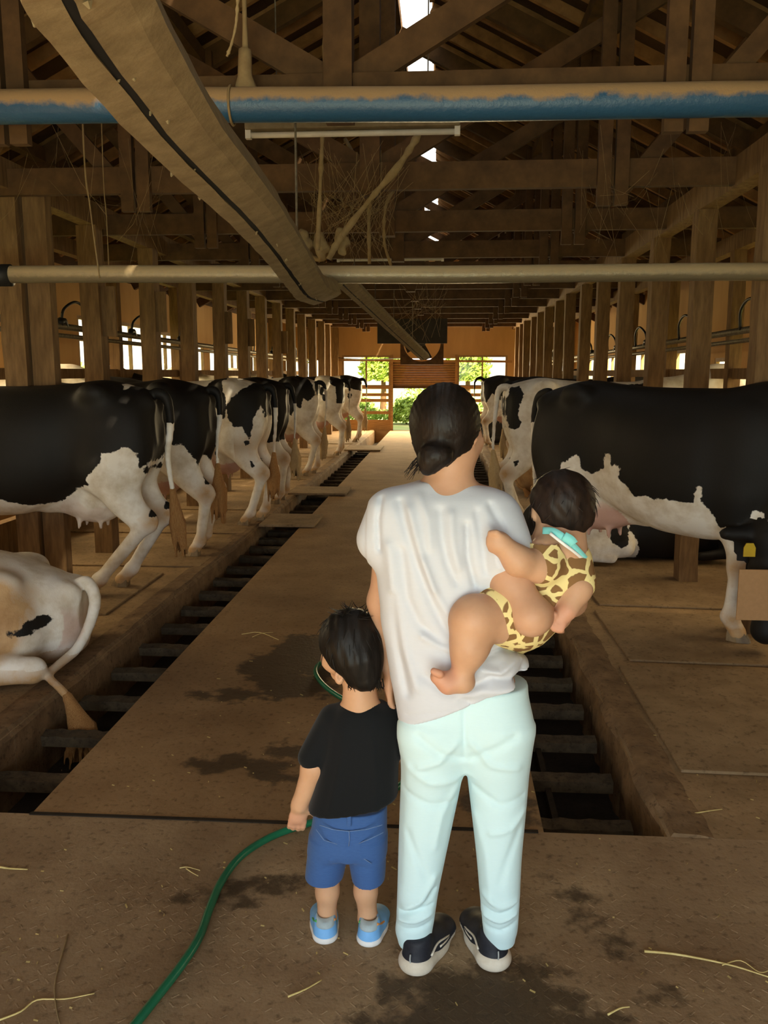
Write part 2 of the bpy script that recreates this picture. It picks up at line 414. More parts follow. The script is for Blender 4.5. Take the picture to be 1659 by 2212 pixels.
def mesh_np(name, V, F, attrs=None):
    me = bpy.data.meshes.new(name); me.vertices.add(len(V)); me.vertices.foreach_set('co', np.asarray(V, np.float32).ravel())
    me.loops.add(F.size); me.loops.foreach_set('vertex_index', F.ravel().astype(np.int32))
    me.polygons.add(len(F)); me.polygons.foreach_set('loop_start', np.arange(0, F.size, 4, dtype=np.int32))
    me.update(calc_edges=True); me.polygons.foreach_set('use_smooth', np.ones(len(F), bool))
    for k, v in (attrs or {}).items():
        a = me.attributes.new(k, 'FLOAT', 'POINT'); a.data.foreach_set('value', np.asarray(v, np.float32))
    me.validate(); return me
def sdpoly(p, poly):
    """signed distance of 2-D points to a polygon (negative inside)"""
    v = np.array(poly, float); d = np.full(len(p), 1e9); s = np.ones(len(p)); j = len(v) - 1
    for i in range(len(v)):
        e = v[j] - v[i]; w = p - v[i]; t = np.clip((w @ e) / max(e @ e, 1e-12), 0, 1); b = w - t[:, None] * e
        d = np.minimum(d, (b * b).sum(1))
        c1 = p[:, 1] >= v[i, 1]; c2 = p[:, 1] < v[j, 1]; c3 = e[0] * w[:, 1] > e[1] * w[:, 0]
        s = np.where((c1 & c2 & c3) | (~c1 & ~c2 & ~c3), -s, s); j = i
    return s * np.sqrt(d)
# ================================================================== STRUCTURE
CX = -0.50                                  # ridge line of the barn
AL, AR = -1.505, 0.37                       # aisle edges
GL, GR = -1.95, 0.80                        # outer edges of the two gutters
YE = 2.85                                   # front edge of the gutters
YF = 24.2                                   # far wall
WL, WR = -4.85, 3.60                        # side walls
ROWL, ROWR = -3.02, 1.90                    # inner post rows
OUTL, OUTR = -3.85, 2.75                    # outer post rows
EAVE, RIDGE = 3.05, 5.15
def roof_z(x): return RIDGE - (RIDGE - EAVE) * abs(x - CX) / (WR - CX)

def slab(name, x0, x1, y0, y1, z, m, nx, ny, wets=(), parent=None, thick=0.4):
    xs = np.linspace(x0, x1, nx); ys = np.linspace(y0, y1, ny)
    X, Y = np.meshgrid(xs, ys, indexing='ij')
    V = np.stack([X.ravel(), Y.ravel(), np.full(X.size, z)], 1)
    I = np.arange(nx * ny).reshape(nx, ny)
    F = np.stack([I[:-1, :-1].ravel(), I[1:, :-1].ravel(), I[1:, 1:].ravel(), I[:-1, 1:].ravel()], 1)
    k = len(V); B = np.array([(x0, y0, z), (x1, y0, z), (x1, y1, z), (x0, y1, z), (x0, y0, z - thick), (x1, y0, z - thick), (x1, y1, z - thick), (x0, y1, z - thick)])
    F2 = np.array([(0, 4, 5, 1), (1, 5, 6, 2), (2, 6, 7, 3), (3, 7, 4, 0)]) + k
    w = np.full(k + 8, -1.0)
    for cx, cy, rx, ry, ang in wets:
        c, s_ = math.cos(ang), math.sin(ang); dx = V[:, 0] - cx; dy = V[:, 1] - cy
        u = (dx * c + dy * s_) / rx; v = (-dx * s_ + dy * c) / ry
        w[:k] = np.maximum(w[:k], (1 - np.sqrt(u * u + v * v)) * min(rx, ry))
    me = mesh_np(name, np.concatenate([V, B]), np.concatenate([F, F2]), {'wet': w})
    me.polygons.foreach_set('use_smooth', np.zeros(len(me.polygons), bool))
    o = link(name, me, parent, m); return o

floor = slab('floor', -4.85, 3.6, -2.3, YE, 0.0, M_PLATE, 150, 110,
             WET0 := [(0.12, 1.99, 0.26, 0.15, 0.1), (0.04, 1.90, 0.22, 0.16, 0.0), (0.20, 1.86, 0.27, 0.14, 0.2), (-0.62, 2.42, 0.16, 0.05, 0.2), (0.46, 2.35, 0.03, 0.16, 0.4)])
tag(floor, 'dirty brown steel platform in the foreground', kind='structure')
# raised tread of the checker plate (real relief, far too many to count)
tr = MB(); rr = random.Random(3)
for i in range(-36, 32):
    for j in range(0, 34):
        x, y = i * 0.036, 1.78 + j * 0.031
        if y > 2.70 or (y > 2.36 + 0.12 * math.sin(x * 5) and rr.random() < 0.75): continue
        if rr.random() < 0.40 + 0.3 * math.sin(x * 4 + 1) * math.sin(y * 9): continue
        a = 0.785 if (i + j) % 2 else -0.785
        c, s_ = math.cos(a), math.sin(a); L, Wd, hz = 0.0125, 0.0035, 0.0009
        vs = []
        for u, v, z in ((-1,-1,-.0005),(1,-1,-.0005),(1,1,-.0005),(-1,1,-.0005),(-.75,-.4,hz),(.75,-.4,hz),(.75,.4,hz),(-.75,.4,hz)):
            vs.append((x + u * L * c - v * Wd * s_, y + u * L * s_ + v * Wd * c, z))
        tr.add(vs, [(4,5,6,7),(0,1,5,4),(1,2,6,5),(2,3,7,6),(3,0,4,7)])
t_ = tr.build('tread_pattern', M_PLATE, floor); t_['kind'] = 'stuff'
a_ = t_.data.attributes.new('wet', 'FLOAT', 'POINT'); tv = np.array([v.co for v in t_.data.vertices]); tw = np.full(len(tv), -1.0)
for cx, cy, rx, ry, an in WET0: tw = np.maximum(tw, (1 - np.hypot(((tv[:, 0] - cx) * math.cos(an) + (tv[:, 1] - cy) * math.sin(an)) / rx, ((tv[:, 1] - cy) * math.cos(an) - (tv[:, 0] - cx) * math.sin(an)) / ry)) * min(rx, ry))
a_.data.foreach_set('value', tw.astype(np.float32))

pA = lambda x, y: PZ(x, y)
w1 = [(600, 1440, 0.22, 0.15), (510, 1500, 0.22, 0.05), (640, 1480, 0.22, 0.12), (660, 1400, 0.18, 0.16), (490, 1648, 0.13, 0.055), (570, 1655, 0.09, 0.05), (630, 1620, 0.10, 0.05), (600, 1680, 0.07, 0.04), (700, 1430, 0.16, 0.2)]
aw = [(pA(x, y)[0], pA(x, y)[1], rx, ry * 1.6, 0.1) for x, y, rx, ry in w1] + [(0.20, 3.05, 0.14, 0.12, 0), (0.25, 2.95, 0.10, 0.07, 0)]
aisle = slab('floor', AL, AR, YE, YF, 0.0, M_AISLE, 120, 520, aw); aisle.name = 'floor_aisle'
tag(aisle, 'long concrete aisle running down the middle of the barn', kind='structure')
MB().box((-0.58, YE, 0.001), (1.86, 0.018, 0.006)).build('seam_strip', M_GUT, floor)

def stall_side(name, xin, xout, lab):
    o = slab(name, min(xin, xout), max(xin, xout), YE, YF, 0.0, M_STALL, 30, 140)
    return tag(o, lab, kind='structure')
st_l = stall_side('floor_stalls_left', GL, WL, 'dusty stall floor under the cows on the left')
st_r = stall_side('floor_stalls_right', GR, WR, 'dusty stall floor under the cows on the right')
def gutter(name, x0, x1, lab):
    o = MB().box(((x0 + x1) / 2, (YE + YF) / 2, -0.36), (x1 - x0, YF - YE, 0.04)).build(name, M_GUT)
    return tag(o, lab, kind='structure')
gut_l = gutter('gutter_channel_left', GL, AL, 'dark manure gutter along the left stalls')
gut_r = gutter('gutter_channel_right', AR, GR, 'dark manure gutter along the right stalls')
# worn curbs along both gutters: ragged blocks
def curb(name, xin, sgn, lab):
    root = empty(name); tag(root, lab, kind='structure'); y = YE; k = 0; rg = random.Random(11 + (sgn > 0))
    while y < YF - 0.3:
        L = rg.uniform(0.55, 0.9) * (1 if y < 10 else 2.2); y1 = min(y + L, YF)
        n = 24; vs = []; fs = []
        wd_ = 0.17
        for i in range(n + 1):
            yy = y + (y1 - y) * i / n; wv = lambda q: math.sin(yy * 9.1 + q * 2.3) * .5 + math.sin(yy * 23.7 + q * 5.1) * .3 + math.sin(yy * 51 + q) * .2
            am = 1.0 if sgn > 0 else 0.35; j = wv(0) * .012 * am
            xi = xin - sgn * 0.012 + j; zt = 0.016 + .004 * wv(7)
            prof = [(xi + .012 * am * wv(1), -0.36), (xi + .018 * am * wv(2), -0.17), (xi + .012 * am * wv(3), zt - 0.035), (xi + sgn * 0.03, zt), (xi + sgn * wd_ * 0.7, zt - 0.004), (xi + sgn * wd_, 0.001)]
            vs += [(px, yy, pz) for px, pz in prof]
        P = 6
        for i in range(n):
            for q in range(P - 1):
                a, b = i * P + q, i * P + q + 1
                f = (a, b, b + P, a + P); fs.append(f if sgn < 0 else f[::-1])
        fs += [tuple(range(P)), tuple(n * P + q for q in reversed(range(P)))]
        MB().add(vs, fs).build('curb_block', M_CURB, root); y = y1 + 0.004; k += 1
curb('curb_left', GL, -1, 'rough concrete curb between the left gutter and the stalls')
curb('curb_right', GR, 1, 'crumbling concrete curb between the right gutter and the stalls')
# scraper paddles of the gutter cleaner, one bar each
def paddle(parent, x0, x1, y, z):
    n = 9; vs = []; fs = []; rg = random.Random(int(y * 100))
    for i in range(n + 1):
        x = x0 + (x1 - x0) * i / n; a = rg.uniform(-.005, .005); b = rg.uniform(-.003, .005)
        vs += [(x, y - 0.028, z - 0.05), (x, y - 0.03 + a * .4, z + b), (x, y + 0.035 + a, z + 0.012 + b), (x, y + 0.04, z - 0.05)]
    for i in range(n):
        for q in range(4):
            a, b = i * 4 + q, i * 4 + (q + 1) % 4; fs.append((a, b, b + 4, a + 4)[::-1])
    fs += [(0, 1, 2, 3), tuple(n * 4 + q for q in (3, 2, 1, 0))]
    return MB().add(vs, fs).build('scraper_bar', M_PADDLE, parent)
y = 3.38
while y < 21:
    paddle(gut_l, GL + 0.01, AL - 0.06, y, -0.135); y += 0.452
y = 3.16
while y < 21:
    paddle(gut_r, AR + 0.03, GR - 0.05, y, -0.145); y += 0.40
for g, xa in ((gut_l, AL - 0.09), (gut_r, AR + 0.10)):
    MB().box((xa, (YE + 22) / 2, -0.19), (0.025, 19, 0.03)).build('scraper_chain', M_GUT, g)
# cover planks bridging the gutters
def cover(px0, px1, y0, y1, x0, x1, lab):
    o = MB().box(((x0 + x1) / 2, (y0 + y1) / 2, 0.024), (x1 - x0, y1 - y0, 0.03)).build('gutter_cover', M_MATR, bevel=0.006)
    return tag(o, lab, 'cover plate', 'plates bridging the gutters')
cover(0, 0, 8.75, 9.45, -1.93, -1.34, 'flat plate over the left gutter, nearest to the woman')
cover(0, 0, 11.12, 11.8, -2.05, -1.28, 'flat plate over the left gutter beside the orange cow tail')
cover(0, 0, 17.6, 18.7, -2.05, -1.3, 'flat plate over the left gutter farthest down the aisle')
cover(0, 0, 9.9, 10.5, 0.25, 1.05, 'flat plate over the right gutter beside the woman\'s neck')
# rubber stall mats
def mat_piece(pts, lab, z=0.014):
    vs = [(x, y, 0.002) for x, y in pts] + [(x, y, z) for x, y in pts]; n = len(pts)
    fs = [tuple(range(n, 2 * n))] + [(i, (i + 1) % n, n + (i + 1) % n, n + i) for i in range(n)]
    o = MB().add(vs, fs).build('stall_mat', M_MATR, bevel=0.004)
    return tag(o, lab, 'mat', 'rubber mats on the stall floors')
mat_piece([(1.06, 4.72), (3.3, 4.60), (3.3, 5.55), (1.04, 5.75)], 'worn mat under the front hoof of the big black cow on the right')
mat_piece([(1.10, 5.90), (3.3, 5.75), (3.3, 7.0), (1.06, 7.1)], 'darker mat under the black and white cow lying on the right')
mat_piece([(0.98, 3.35), (3.2, 3.30), (3.2, 4.55), (0.98, 4.62)], 'bare dark brown mat nearest the camera on the right')
for i, (y0, who) in enumerate(((5.4, 'under the near black cow on the left'), (6.85, 'under the second black cow on the left'), (8.35, 'under the patched cow with the orange tail'), (9.85, 'one stall beyond the patched cow with the orange tail'), (12.8, 'under the white cow with a black saddle'), (16.3, 'under the white cow with black spots'), (19.4, 'under the farthest cow on the left'))):
    mat_piece([(-4.3, y0), (-2.02 if i else -2.25, y0 + 0.02), (-2.02 if i else -2.25, y0 + 1.22), (-4.3, y0 + 1.25)], 'worn rubber mat ' + who)

# ---------------- walls
def wall_with_holes(name, axis, pos, a0, a1, z0, z1, holes, m, lab, thick=0.06):
    """wall in the plane axis=pos, spanning a0..a1; holes are (a, b, zlo, zhi); built from plywood panels"""
    root = empty(name); tag(root, lab, kind='structure')
    edges = sorted(set([a0, a1] + [h[0] for h in holes] + [h[1] for h in holes]))
    for p, q in zip(edges[:-1], edges[1:]):
        segs = [(z0, z1)]
        for h in holes:
            if h[0] <= p + 1e-6 and h[1] >= q - 1e-6:
                new = []
                for s0, s1 in segs:
                    if h[2] > s0: new.append((s0, min(h[2], s1)))
                    if h[3] < s1: new.append((max(h[3], s0), s1))
                segs = new
        for s0, s1 in segs:
            if s1 - s0 < 0.01: continue
            n = max(1, int(round((q - p) / 1.25)))
            for i in range(n):
                c0 = p + (q - p) * i / n; c1 = p + (q - p) * (i + 1) / n - (0.0 if i == n - 1 else 0.0008)
                c = ((c0 + c1) / 2, pos, (s0 + s1) / 2) if axis == 1 else (pos, (c0 + c1) / 2, (s0 + s1) / 2)
                d = (c1 - c0, thick, s1 - s0) if axis == 1 else (thick, c1 - c0, s1 - s0)
                MB().box(c, d).build('wall_panel', m, root)
    return root
NWIN = [0]
def window(axis, pos, a0, a1, z0, z1, lab, div=1, transom=None, t=0.05):
    NWIN[0] += 1; root = empty('window_%d' % NWIN[0]); tag(root, lab, kind='structure')
    def bx(c, d, nm, m, par=root):
        cc = (c[0], pos, c[1]) if axis == 1 else (pos, c[0], c[1]); dd = (d[0], t, d[1]) if axis == 1 else (t, d[0], d[1])
        return MB().box(cc, dd).build(nm, m, par)
    f = 0.05
    bx(((a0 + a1) / 2, z0 + f / 2), (a1 - a0, f), 'frame_rail', M_FRAME); bx(((a0 + a1) / 2, z1 - f / 2), (a1 - a0, f), 'frame_rail', M_FRAME)
    bx((a0 + f / 2, (z0 + z1) / 2), (f, z1 - z0 - 2 * f), 'frame_stile', M_FRAME); bx((a1 - f / 2, (z0 + z1) / 2), (f, z1 - z0 - 2 * f), 'frame_stile', M_FRAME)
    rows = [(z0 + f, z1 - f)] if transom is None else [(z0 + f, transom), (transom, z1 - f)]
    if transom is not None: bx(((a0 + a1) / 2, transom), (a1 - a0 - 2 * f, 0.045), 'transom', M_FRAME)
    for r0, r1 in rows:
        for i in range(div):
            p = a0 + f + (a1 - a0 - 2 * f) * i / div; q = a0 + f + (a1 - a0 - 2 * f) * (i + 1) / div
            if i: bx((p, (r0 + r1) / 2), (0.04, r1 - r0), 'mullion', M_FRAME)
            c = ((p + q) / 2, pos, (r0 + r1) / 2) if axis == 1 else (pos, (p + q) / 2, (r0 + r1) / 2)
            d = (q - p, 0.006, r1 - r0) if axis == 1 else (0.006, q - p, r1 - r0)
            MB().box(c, d).build('pane', M_GLASS, root)
wl = [(9.75, 10.6, 1.0, 1.93), (11.2, 12.25, 1.0, 2.36), (12.5, 13.85, 1.0, 2.36), (14.1, 15.6, 1.0, 2.30), (16.1, 17.2, 1.0, 2.15), (17.6, 18.6, 1.0, 2.12), (19.0, 20.2, 1.0, 2.1), (20.8, 22.0, 1.0, 2.05), (22.5, 23.5, 1.0, 2.0), (4.2, 5.8, 1.0, 2.2), (6.6, 8.2, 1.0, 2.2)]
wr = [(5.2, 6.4, 1.0, 1.95), (7.4, 8.5, 1.0, 1.95), (9.6, 10.4, 1.0, 1.9), (10.9, 11.8, 1.0, 1.80), (13.2, 14.3, 1.0, 1.95), (15.4, 16.9, 1.0, 1.98), (18.3, 19.6, 1.0, 1.98), (21.0, 22.6, 1.0, 1.98)]
wall_l = wall_with_holes('wall_left', 0, WL, -2.3, YF, -0.4, EAVE, wl, M_PLY, 'tan plywood side wall with windows behind the left cows')
wall_r = wall_with_holes('wall_right', 0, WR, -2.3, YF, -0.4, EAVE, wr, M_PLY, 'tan plywood side wall with windows behind the right cows')
for i, (a, b, z0, z1) in enumerate(wl):
    window(0, WL, a, b, z0, z1, 'bright side window in the left wall, number %d from the near end' % (sorted(wl).index((a, b, z0, z1)) + 1), 2 if b - a > 1.0 else 1, 2.05 if z1 > 2.25 and a > 9 else None)
for i, (a, b, z0, z1) in enumerate(wr):
    window(0, WR, a, b, z0, z1, 'bright side window in the right wall, number %d from the near end' % (i + 1), 2 if b - a > 1.0 else 1)
DL, DR = -1.43, 0.30
fh = [(-2.86, -1.50, 0.0, 2.085), (DL, DR, 0.0, 2.0), (0.36, 1.73, 0.0, 2.085), (-4.5, -3.3, 1.0, 2.0), (2.2, 3.3, 1.0, 2.0)]
wall_far = wall_with_holes('wall_far', 1, YF, WL, WR, -0.4, 3.05, fh, M_PLY, 'tan plywood end wall with doorway and windows')
gb = MB(); gb.add([(WL, YF, 3.05), (WR, YF, 3.05), (WR, YF + .06, 3.05), (WL, YF + .06, 3.05), (CX, YF, RIDGE), (CX, YF + .06, RIDGE)], [(0, 1, 4), (2, 3, 5), (0, 4, 5, 3), (1, 2, 5, 4), (0, 3, 2, 1)])
gb.build('gable_board', M_PLY, wall_far)
window(1, YF, -2.86, -1.50, 1.22, 2.085, 'sliding window left of the far doorway', 2)
window(1, YF, 0.36, 1.73, 1.22, 2.085, 'sliding window right of the far doorway', 2)
window(1, YF, -4.5, -3.3, 1.0, 2.0, 'end wall window in the far left corner', 2)
window(1, YF, 2.2, 3.3, 1.0, 2.0, 'end wall window in the far right corner', 2)
# front wall behind the photographer with its wide open door
wall_with_holes('wall_front', 1, -2.33, WL, WR, -0.4, 3.05, [(-2.4, 1.7, -0.4, 2.25)], M_PLY, 'end wall behind the photographer with a wide open door')
# door posts and rails
for nm, x in (('trim_1', DL - 0.035), ('trim_2', DR + 0.03)):
    o = MB().box((x, YF - 0.02, 1.05), (0.07, 0.12, 2.1)).build(nm, M_GATE); tag(o, 'wooden jamb of the far doorway', kind='structure')
o = MB().bar((-3.0, YF - 0.15, 1.96), (1.85, YF - 0.15, 1.91), 0.05, 0.06).build('trim_3', M_GATE); tag(o, 'long wooden rail across the far end above the doorway', kind='structure')
# rolled-down part of the shutter
sh = empty('door_1', (0, 0, 0)); tag(sh, 'half lowered brown slatted shutter in the far doorway', kind='structure')
nz = 11
for i in range(nz):
    z = 1.22 + (1.95 - 1.22) * (i + 0.5) / nz
    MB().add([(DL, YF + .03, z - .033), (DR, YF + .03, z - .033), (DR, YF + .0, z + .0), (DL, YF + .0, z + .0), (DL, YF + .03, z + .033), (DR, YF + .03, z + .033), (DL, YF + .045, z - .033), (DR, YF + .045, z - .033), (DR, YF + .045, z + .033), (DL, YF + .045, z + .033)],
        [(0, 1, 2, 3), (3, 2, 5, 4), (7, 6, 9, 8), (0, 6, 7, 1), (4, 5, 8, 9)]).build('shutter_slat', M_SHUT, sh)
MB().box(((DL + DR) / 2, YF + 0.01, 1.20), (DR - DL, 0.05, 0.05)).build('bottom_bar', M_BEAM, sh)
def gate(x0, x1, lab):
    root = empty('gate', ((x0 + x1) / 2, YF, 0)); tag(root, lab, 'gate', 'gates beside the far doorway'); c = (x0 + x1) / 2
    for z in (1.20, 1.00, 0.84, 0.50): MB().box((0, -0.03, z), (x1 - x0, 0.045, 0.085)).build('rail', M_GATE, root)
    MB().box((0, -0.03, 0.15), (x1 - x0, 0.045, 0.30)).build('bottom_board', M_GATE, root)
    for x in (x0 + 0.03, x1 - 0.03): MB().box((x - c, 0.0, 0.62), (0.06, 0.06, 1.24)).build('gate_post', M_GATE, root)
gate(-2.86, -1.50, 'wooden rail gate left of the far doorway')
gate(0.36, 1.73, 'wooden rail gate right of the far doorway')

# ---------------- posts and plates
def post_row(name, x, ys, w, top, m, lab, plate=(0.13, 0.19), zbase=0.0):
    root = empty(name); tag(root, lab, kind='structure')
    rg = random.Random(int(abs(x) * 100)); me = []
    for v in range(3):
        n = 14; vs = []; fs = []
        for i in range(n + 1):
            z = top * i / n
            for sx, sy in ((-1,-1),(1,-1),(1,1),(-1,1)):
                vs.append((sx * w / 2 + rg.uniform(-.004, .004), sy * w / 2 * 0.95 + rg.uniform(-.004, .004), z))
        for i in range(n):
            for q in range(4):
                a, b = i * 4 + q, i * 4 + (q + 1) % 4; fs.append((a, b, b + 4, a + 4))
        fs += [(3, 2, 1, 0), tuple(n * 4 + q for q in range(4))]
        q = MB().add(vs, fs).mesh('post'); q.materials.append(m); me.append(q)
    for i, yy in enumerate(ys):
        o = link('post', me[i % 3], root); o.location = (x + rg.uniform(-.01, .01), yy, zbase); o.rotation_euler = (rg.uniform(-.006, .006), rg.uniform(-.006, .006), rg.choice((0, R90)))
    MB().bar((x, ys[0] - 1.5, top + plate[1] / 2), (x, YF, top + plate[1] / 2), plate[0], plate[1]).build('top_plate', M_POST, root)
    return root
ysl = [4.66 + 1.375 * i for i in range(15)]
ysr = [5.32 + 1.36 * i for i in range(14)]
row_l = post_row('stall_frame_left', ROWL, ysl, 0.165, 2.84, M_POST, 'row of wooden posts with a top plate along the left stalls')
MB().box((ROWL + .17, ysl[1] + .02, 1.42), (.16, .10, 2.84)).build('side_board', M_POST, row_l)
row_r = post_row('stall_frame_right', ROWR, ysr, 0.150, 2.78, M_POST, 'row of wooden posts with a top plate along the right stalls')
orow_l = post_row('manger_frame_left', OUTL, [5.4 + 2.3 * i for i in range(9)], 0.12, 2.80, M_POST, 'outer row of posts with a rail behind the left cows', (0.11, 0.15))
orow_r = post_row('manger_frame_right', OUTR, [6.2 + 2.3 * i for i in range(8)], 0.12, 2.74, M_POST, 'outer row of posts with a rail behind the right cows', (0.11, 0.15))
for root, x in ((orow_l, OUTL), (orow_r, OUTR)):
    MB().bar((x, 4.0, 1.60), (x, YF, 1.60), 0.05, 0.10).build('rail', M_POST, root)
    MB().bar((x, 4.0, 0.55), (x, YF, 0.55), 0.05, 0.12).build('rail', M_POST, root)
    MB().bar((x, 4.0, 0.16), (x, YF, 0.16), 0.10, 0.32).build('manger_board', M_POST, root)
# switch boxes and side boards nailed to the posts
for (x, yy, z, d, s_) in ((ROWL + .13, ysl[2], 2.13, (.12, .03, .42), 1), (ROWL + .12, ysl[3], 2.22, (.14, .03, .40), 1), (ROWL + .12, ysl[5], 2.2, (.14, .03, .42), 1), (ROWL + .12, ysl[6], 2.2, (.14, .03, .4), 1), (ROWL + .12, ysl[8], 2.15, (.12, .03, .4), 1)):
    MB().box((x, yy - 0.03, z), d).build('side_board', M_POST, row_l)

# ---------------- roof: trusses, rafters, boards, ridge vent
roof = empty('roof'); tag(roof, 'pitched barn roof of dark timber trusses and rafters', kind='structure')
def shared(fn):
    me = fn.mesh('x'); return me
tz = 2.88
proto = {}
def tmesh(nm, mb, m):
    me = mb.mesh(nm); me.materials.append(m); proto[nm] = me
tmesh('bottom_chord', MB().bar((ROWL - 0.9, 0, tz), (ROWR + 0.9, 0, tz), 0.06, 0.17), M_BEAM)
tmesh('king_post', MB().bar((CX, 0, tz - 0.12), (CX, 0, RIDGE - 0.22), 0.13, 0.12, (0, 1, 0)), M_BEAM)
for s_ in (-1, 1):
    xq = CX + s_ * 1.56
    m_ = MB()
    for dx in (-0.055, 0.055): m_.bar((xq + dx, -0.06, 2.67), (xq + dx, -0.06, roof_z(xq) - 0.1), 0.085, 0.05, (0, 1, 0))
    tmesh('queen_post%d' % s_, m_, M_BEAM)
    tmesh('strut%d' % s_, MB().bar((CX + s_ * 0.08, 0.05, tz + 0.08), (CX + s_ * 1.95, 0.05, roof_z(CX + s_ * 1.95) - 0.12), 0.05, 0.13), M_BEAM)
    tmesh('side_strut%d' % s_, MB().bar((xq + s_ * 0.05, 0.04, 2.75), (xq + s_ * 0.95, 0.04, roof_z(xq + s_ * 0.95) - 0.08), 0.045, 0.10), M_BEAM)
    tmesh('principal_rafter%d' % s_, MB().bar((CX, 0, RIDGE - 0.17), (CX + s_ * 4.1, 0, roof_z(CX + s_ * 4.1) - 0.17), 0.07, 0.15), M_BEAM)
    tmesh('rafter%d' % s_, MB().bar((CX + (-0.02 if s_ < 0 else 0.35), 0, roof_z(CX + (-0.02 if s_ < 0 else 0.35)) - 0.035), (CX + s_ * 4.1, 0, roof_z(CX + s_ * 4.1) - 0.035), 0.05, 0.09), M_RAFT)
ty = TRUSS_Y = [4.2 + 1.7 * i for i in range(12)]
for yy in ty:
    t = empty('truss', (0, yy, 0), roof)
    for nm, me in proto.items():
        if nm.startswith('rafter'): continue
        link(nm.rstrip('-1'), me, t)
yy = 2.2
while yy < YF:
    for s_ in (-1, 1):
        o = link('rafter', proto['rafter%d' % s_], roof); o.location = (0, yy, 0)
    yy += 0.425
for s_ in (-1, 1):
    for xo, dz in ((1.56, 0.15), (3.0, 0.15)):
        x = CX + s_ * xo
        MB().bar((x, -2.3, roof_z(x) - dz), (x, YF, roof_z(x) - dz), 0.09, 0.11).build('purlin', M_BEAM, roof)
# roof boards, course by course; the ridge course on the right is left open for air and light
for s_ in (-1, 1):
    a = 0.02 if s_ < 0 else 0.36
    n = 13; wd_ = (4.35 - a) / n
    for i in range(n):
        x0 = CX + s_ * (a + wd_ * i); x1 = CX + s_ * (a + wd_ * (i + 1) + 0.006)
        z0, z1 = roof_z(x0) + 0.012, roof_z(x1) + 0.016
        vs = [(x0, -2.5, z0), (x1, -2.5, z1), (x1, YF + .3, z1), (x0, YF + .3, z0), (x0, -2.5, z0 + .02), (x1, -2.5, z1 + .02), (x1, YF + .3, z1 + .02), (x0, YF + .3, z0 + .02)]
        MB().add(vs, [(0,3,2,1),(4,5,6,7),(0,1,5,4),(1,2,6,5),(2,3,7,6),(3,0,4,7)]).build('roof_board', M_BOARD, roof)
MB().bar((CX, -2.5, RIDGE - 0.06), (CX, YF, RIDGE - 0.06), 0.06, 0.12).build('ridge_beam', M_BEAM, roof)
# right wall of the open ridge vent, heightened to keep direct sun out
zr = roof_z(CX + .36)
for i in range(6):
    MB().box((CX + .37, (YF - 2.2) / 2, zr + .06 + i * .125), (.02, YF + 2.5, .105)).build('ridge_vent_board', M_RAFT, roof)
for i in range(16): MB().bar((CX + .35, 1.0 + i * 1.5, zr), (CX + .35, 1.0 + i * 1.5, zr + .76), .05, .05).build('ridge_vent_stud', M_RAFT, roof)

# ---------------- outdoors
g = MB().add([(-60, -60, -0.45), (60, -60, -0.45), (60, -2.4, -0.45), (-60, -2.4, -0.45), (-60, YF + .1, -0.02), (60, YF + .1, -0.02), (60, 90, -0.02), (-60, 90, -0.02),
   (-60, -2.4, -0.45), (WL - .05, -2.4, -0.45), (WL - .05, YF + .1, -0.02), (-60, YF + .1, -0.02), (WR + .05, -2.4, -0.45), (60, -2.4, -0.45), (60, YF + .1, -0.02), (WR + .05, YF + .1, -0.02)],
   [(0, 1, 2, 3), (4, 5, 6, 7), (8, 9, 10, 11), (12, 13, 14, 15)]).build('ground', M_GRASS); tag(g, 'sunlit grass and bare earth outside the barn', kind='structure')
def leaf_mesh(seed, n, rx, ry, rz, size):
    rg = np.random.default_rng(seed); m = MB()
    d = rg.normal(size=(n, 3)); d /= np.linalg.norm(d, axis=1)[:, None]; d[:, 2] = np.abs(d[:, 2]) * 1.0 - 0.15
    r = rg.uniform(0.55, 1.0, n) ** 0.5
    lump = 1 + 0.22 * np.sin(d[:, 0] * 7 + seed) * np.sin(d[:, 1] * 6) + 0.15 * np.sin(d[:, 2] * 9)
    p = d * (r * lump)[:, None] * np.array([rx, ry, rz]); p[:, 2] = np.maximum(p[:, 2] + rz * 0.25, 0.03)
    for i in range(n):
        a = Vector(rg.normal(size=3)).normalized(); b = a.orthogonal().normalized(); c = a.cross(b); s_ = size * rg.uniform(0.6, 1.4); q = Vector(p[i])
        m.add([q - b * s_, q - c * s_ * .45 + a * s_ * .1, q + b * s_, q + c * s_ * .45 + a * s_ * .1], [(0, 1, 2, 3)])
    return m
bush = [(-1.2, 27.6, 0.65, 0.75, 'low leafy bush just outside the far doorway on its left side', 1), (0.45, 27.4, 0.6, 0.7, 'low leafy bush just outside the far doorway behind the woman\'s head', 2),
        (-0.5, 30.5, 1.4, 1.3, 'taller rounded bush farther behind the doorway bushes', 3), (-2.9, 28.5, 0.9, 0.8, 'leafy bush seen through the gate left of the doorway', 4), (1.7, 29.0, 0.8, 1.0, 'leafy bush seen through the gate right of the doorway', 5),
        (-2.55, 36.0, 0.85, 3.6, 'tall tree seen through the window left of the doorway', 6), (0.95, 36.0, 0.8, 3.6, 'tall tree seen through the window right of the doorway', 7), (-9.5, 12.0, 2.0, 2.2, 'tree outside the nearest left side window', 8), (-10.5, 20.0, 2.6, 2.4, 'tree outside the farther left side windows', 9)]
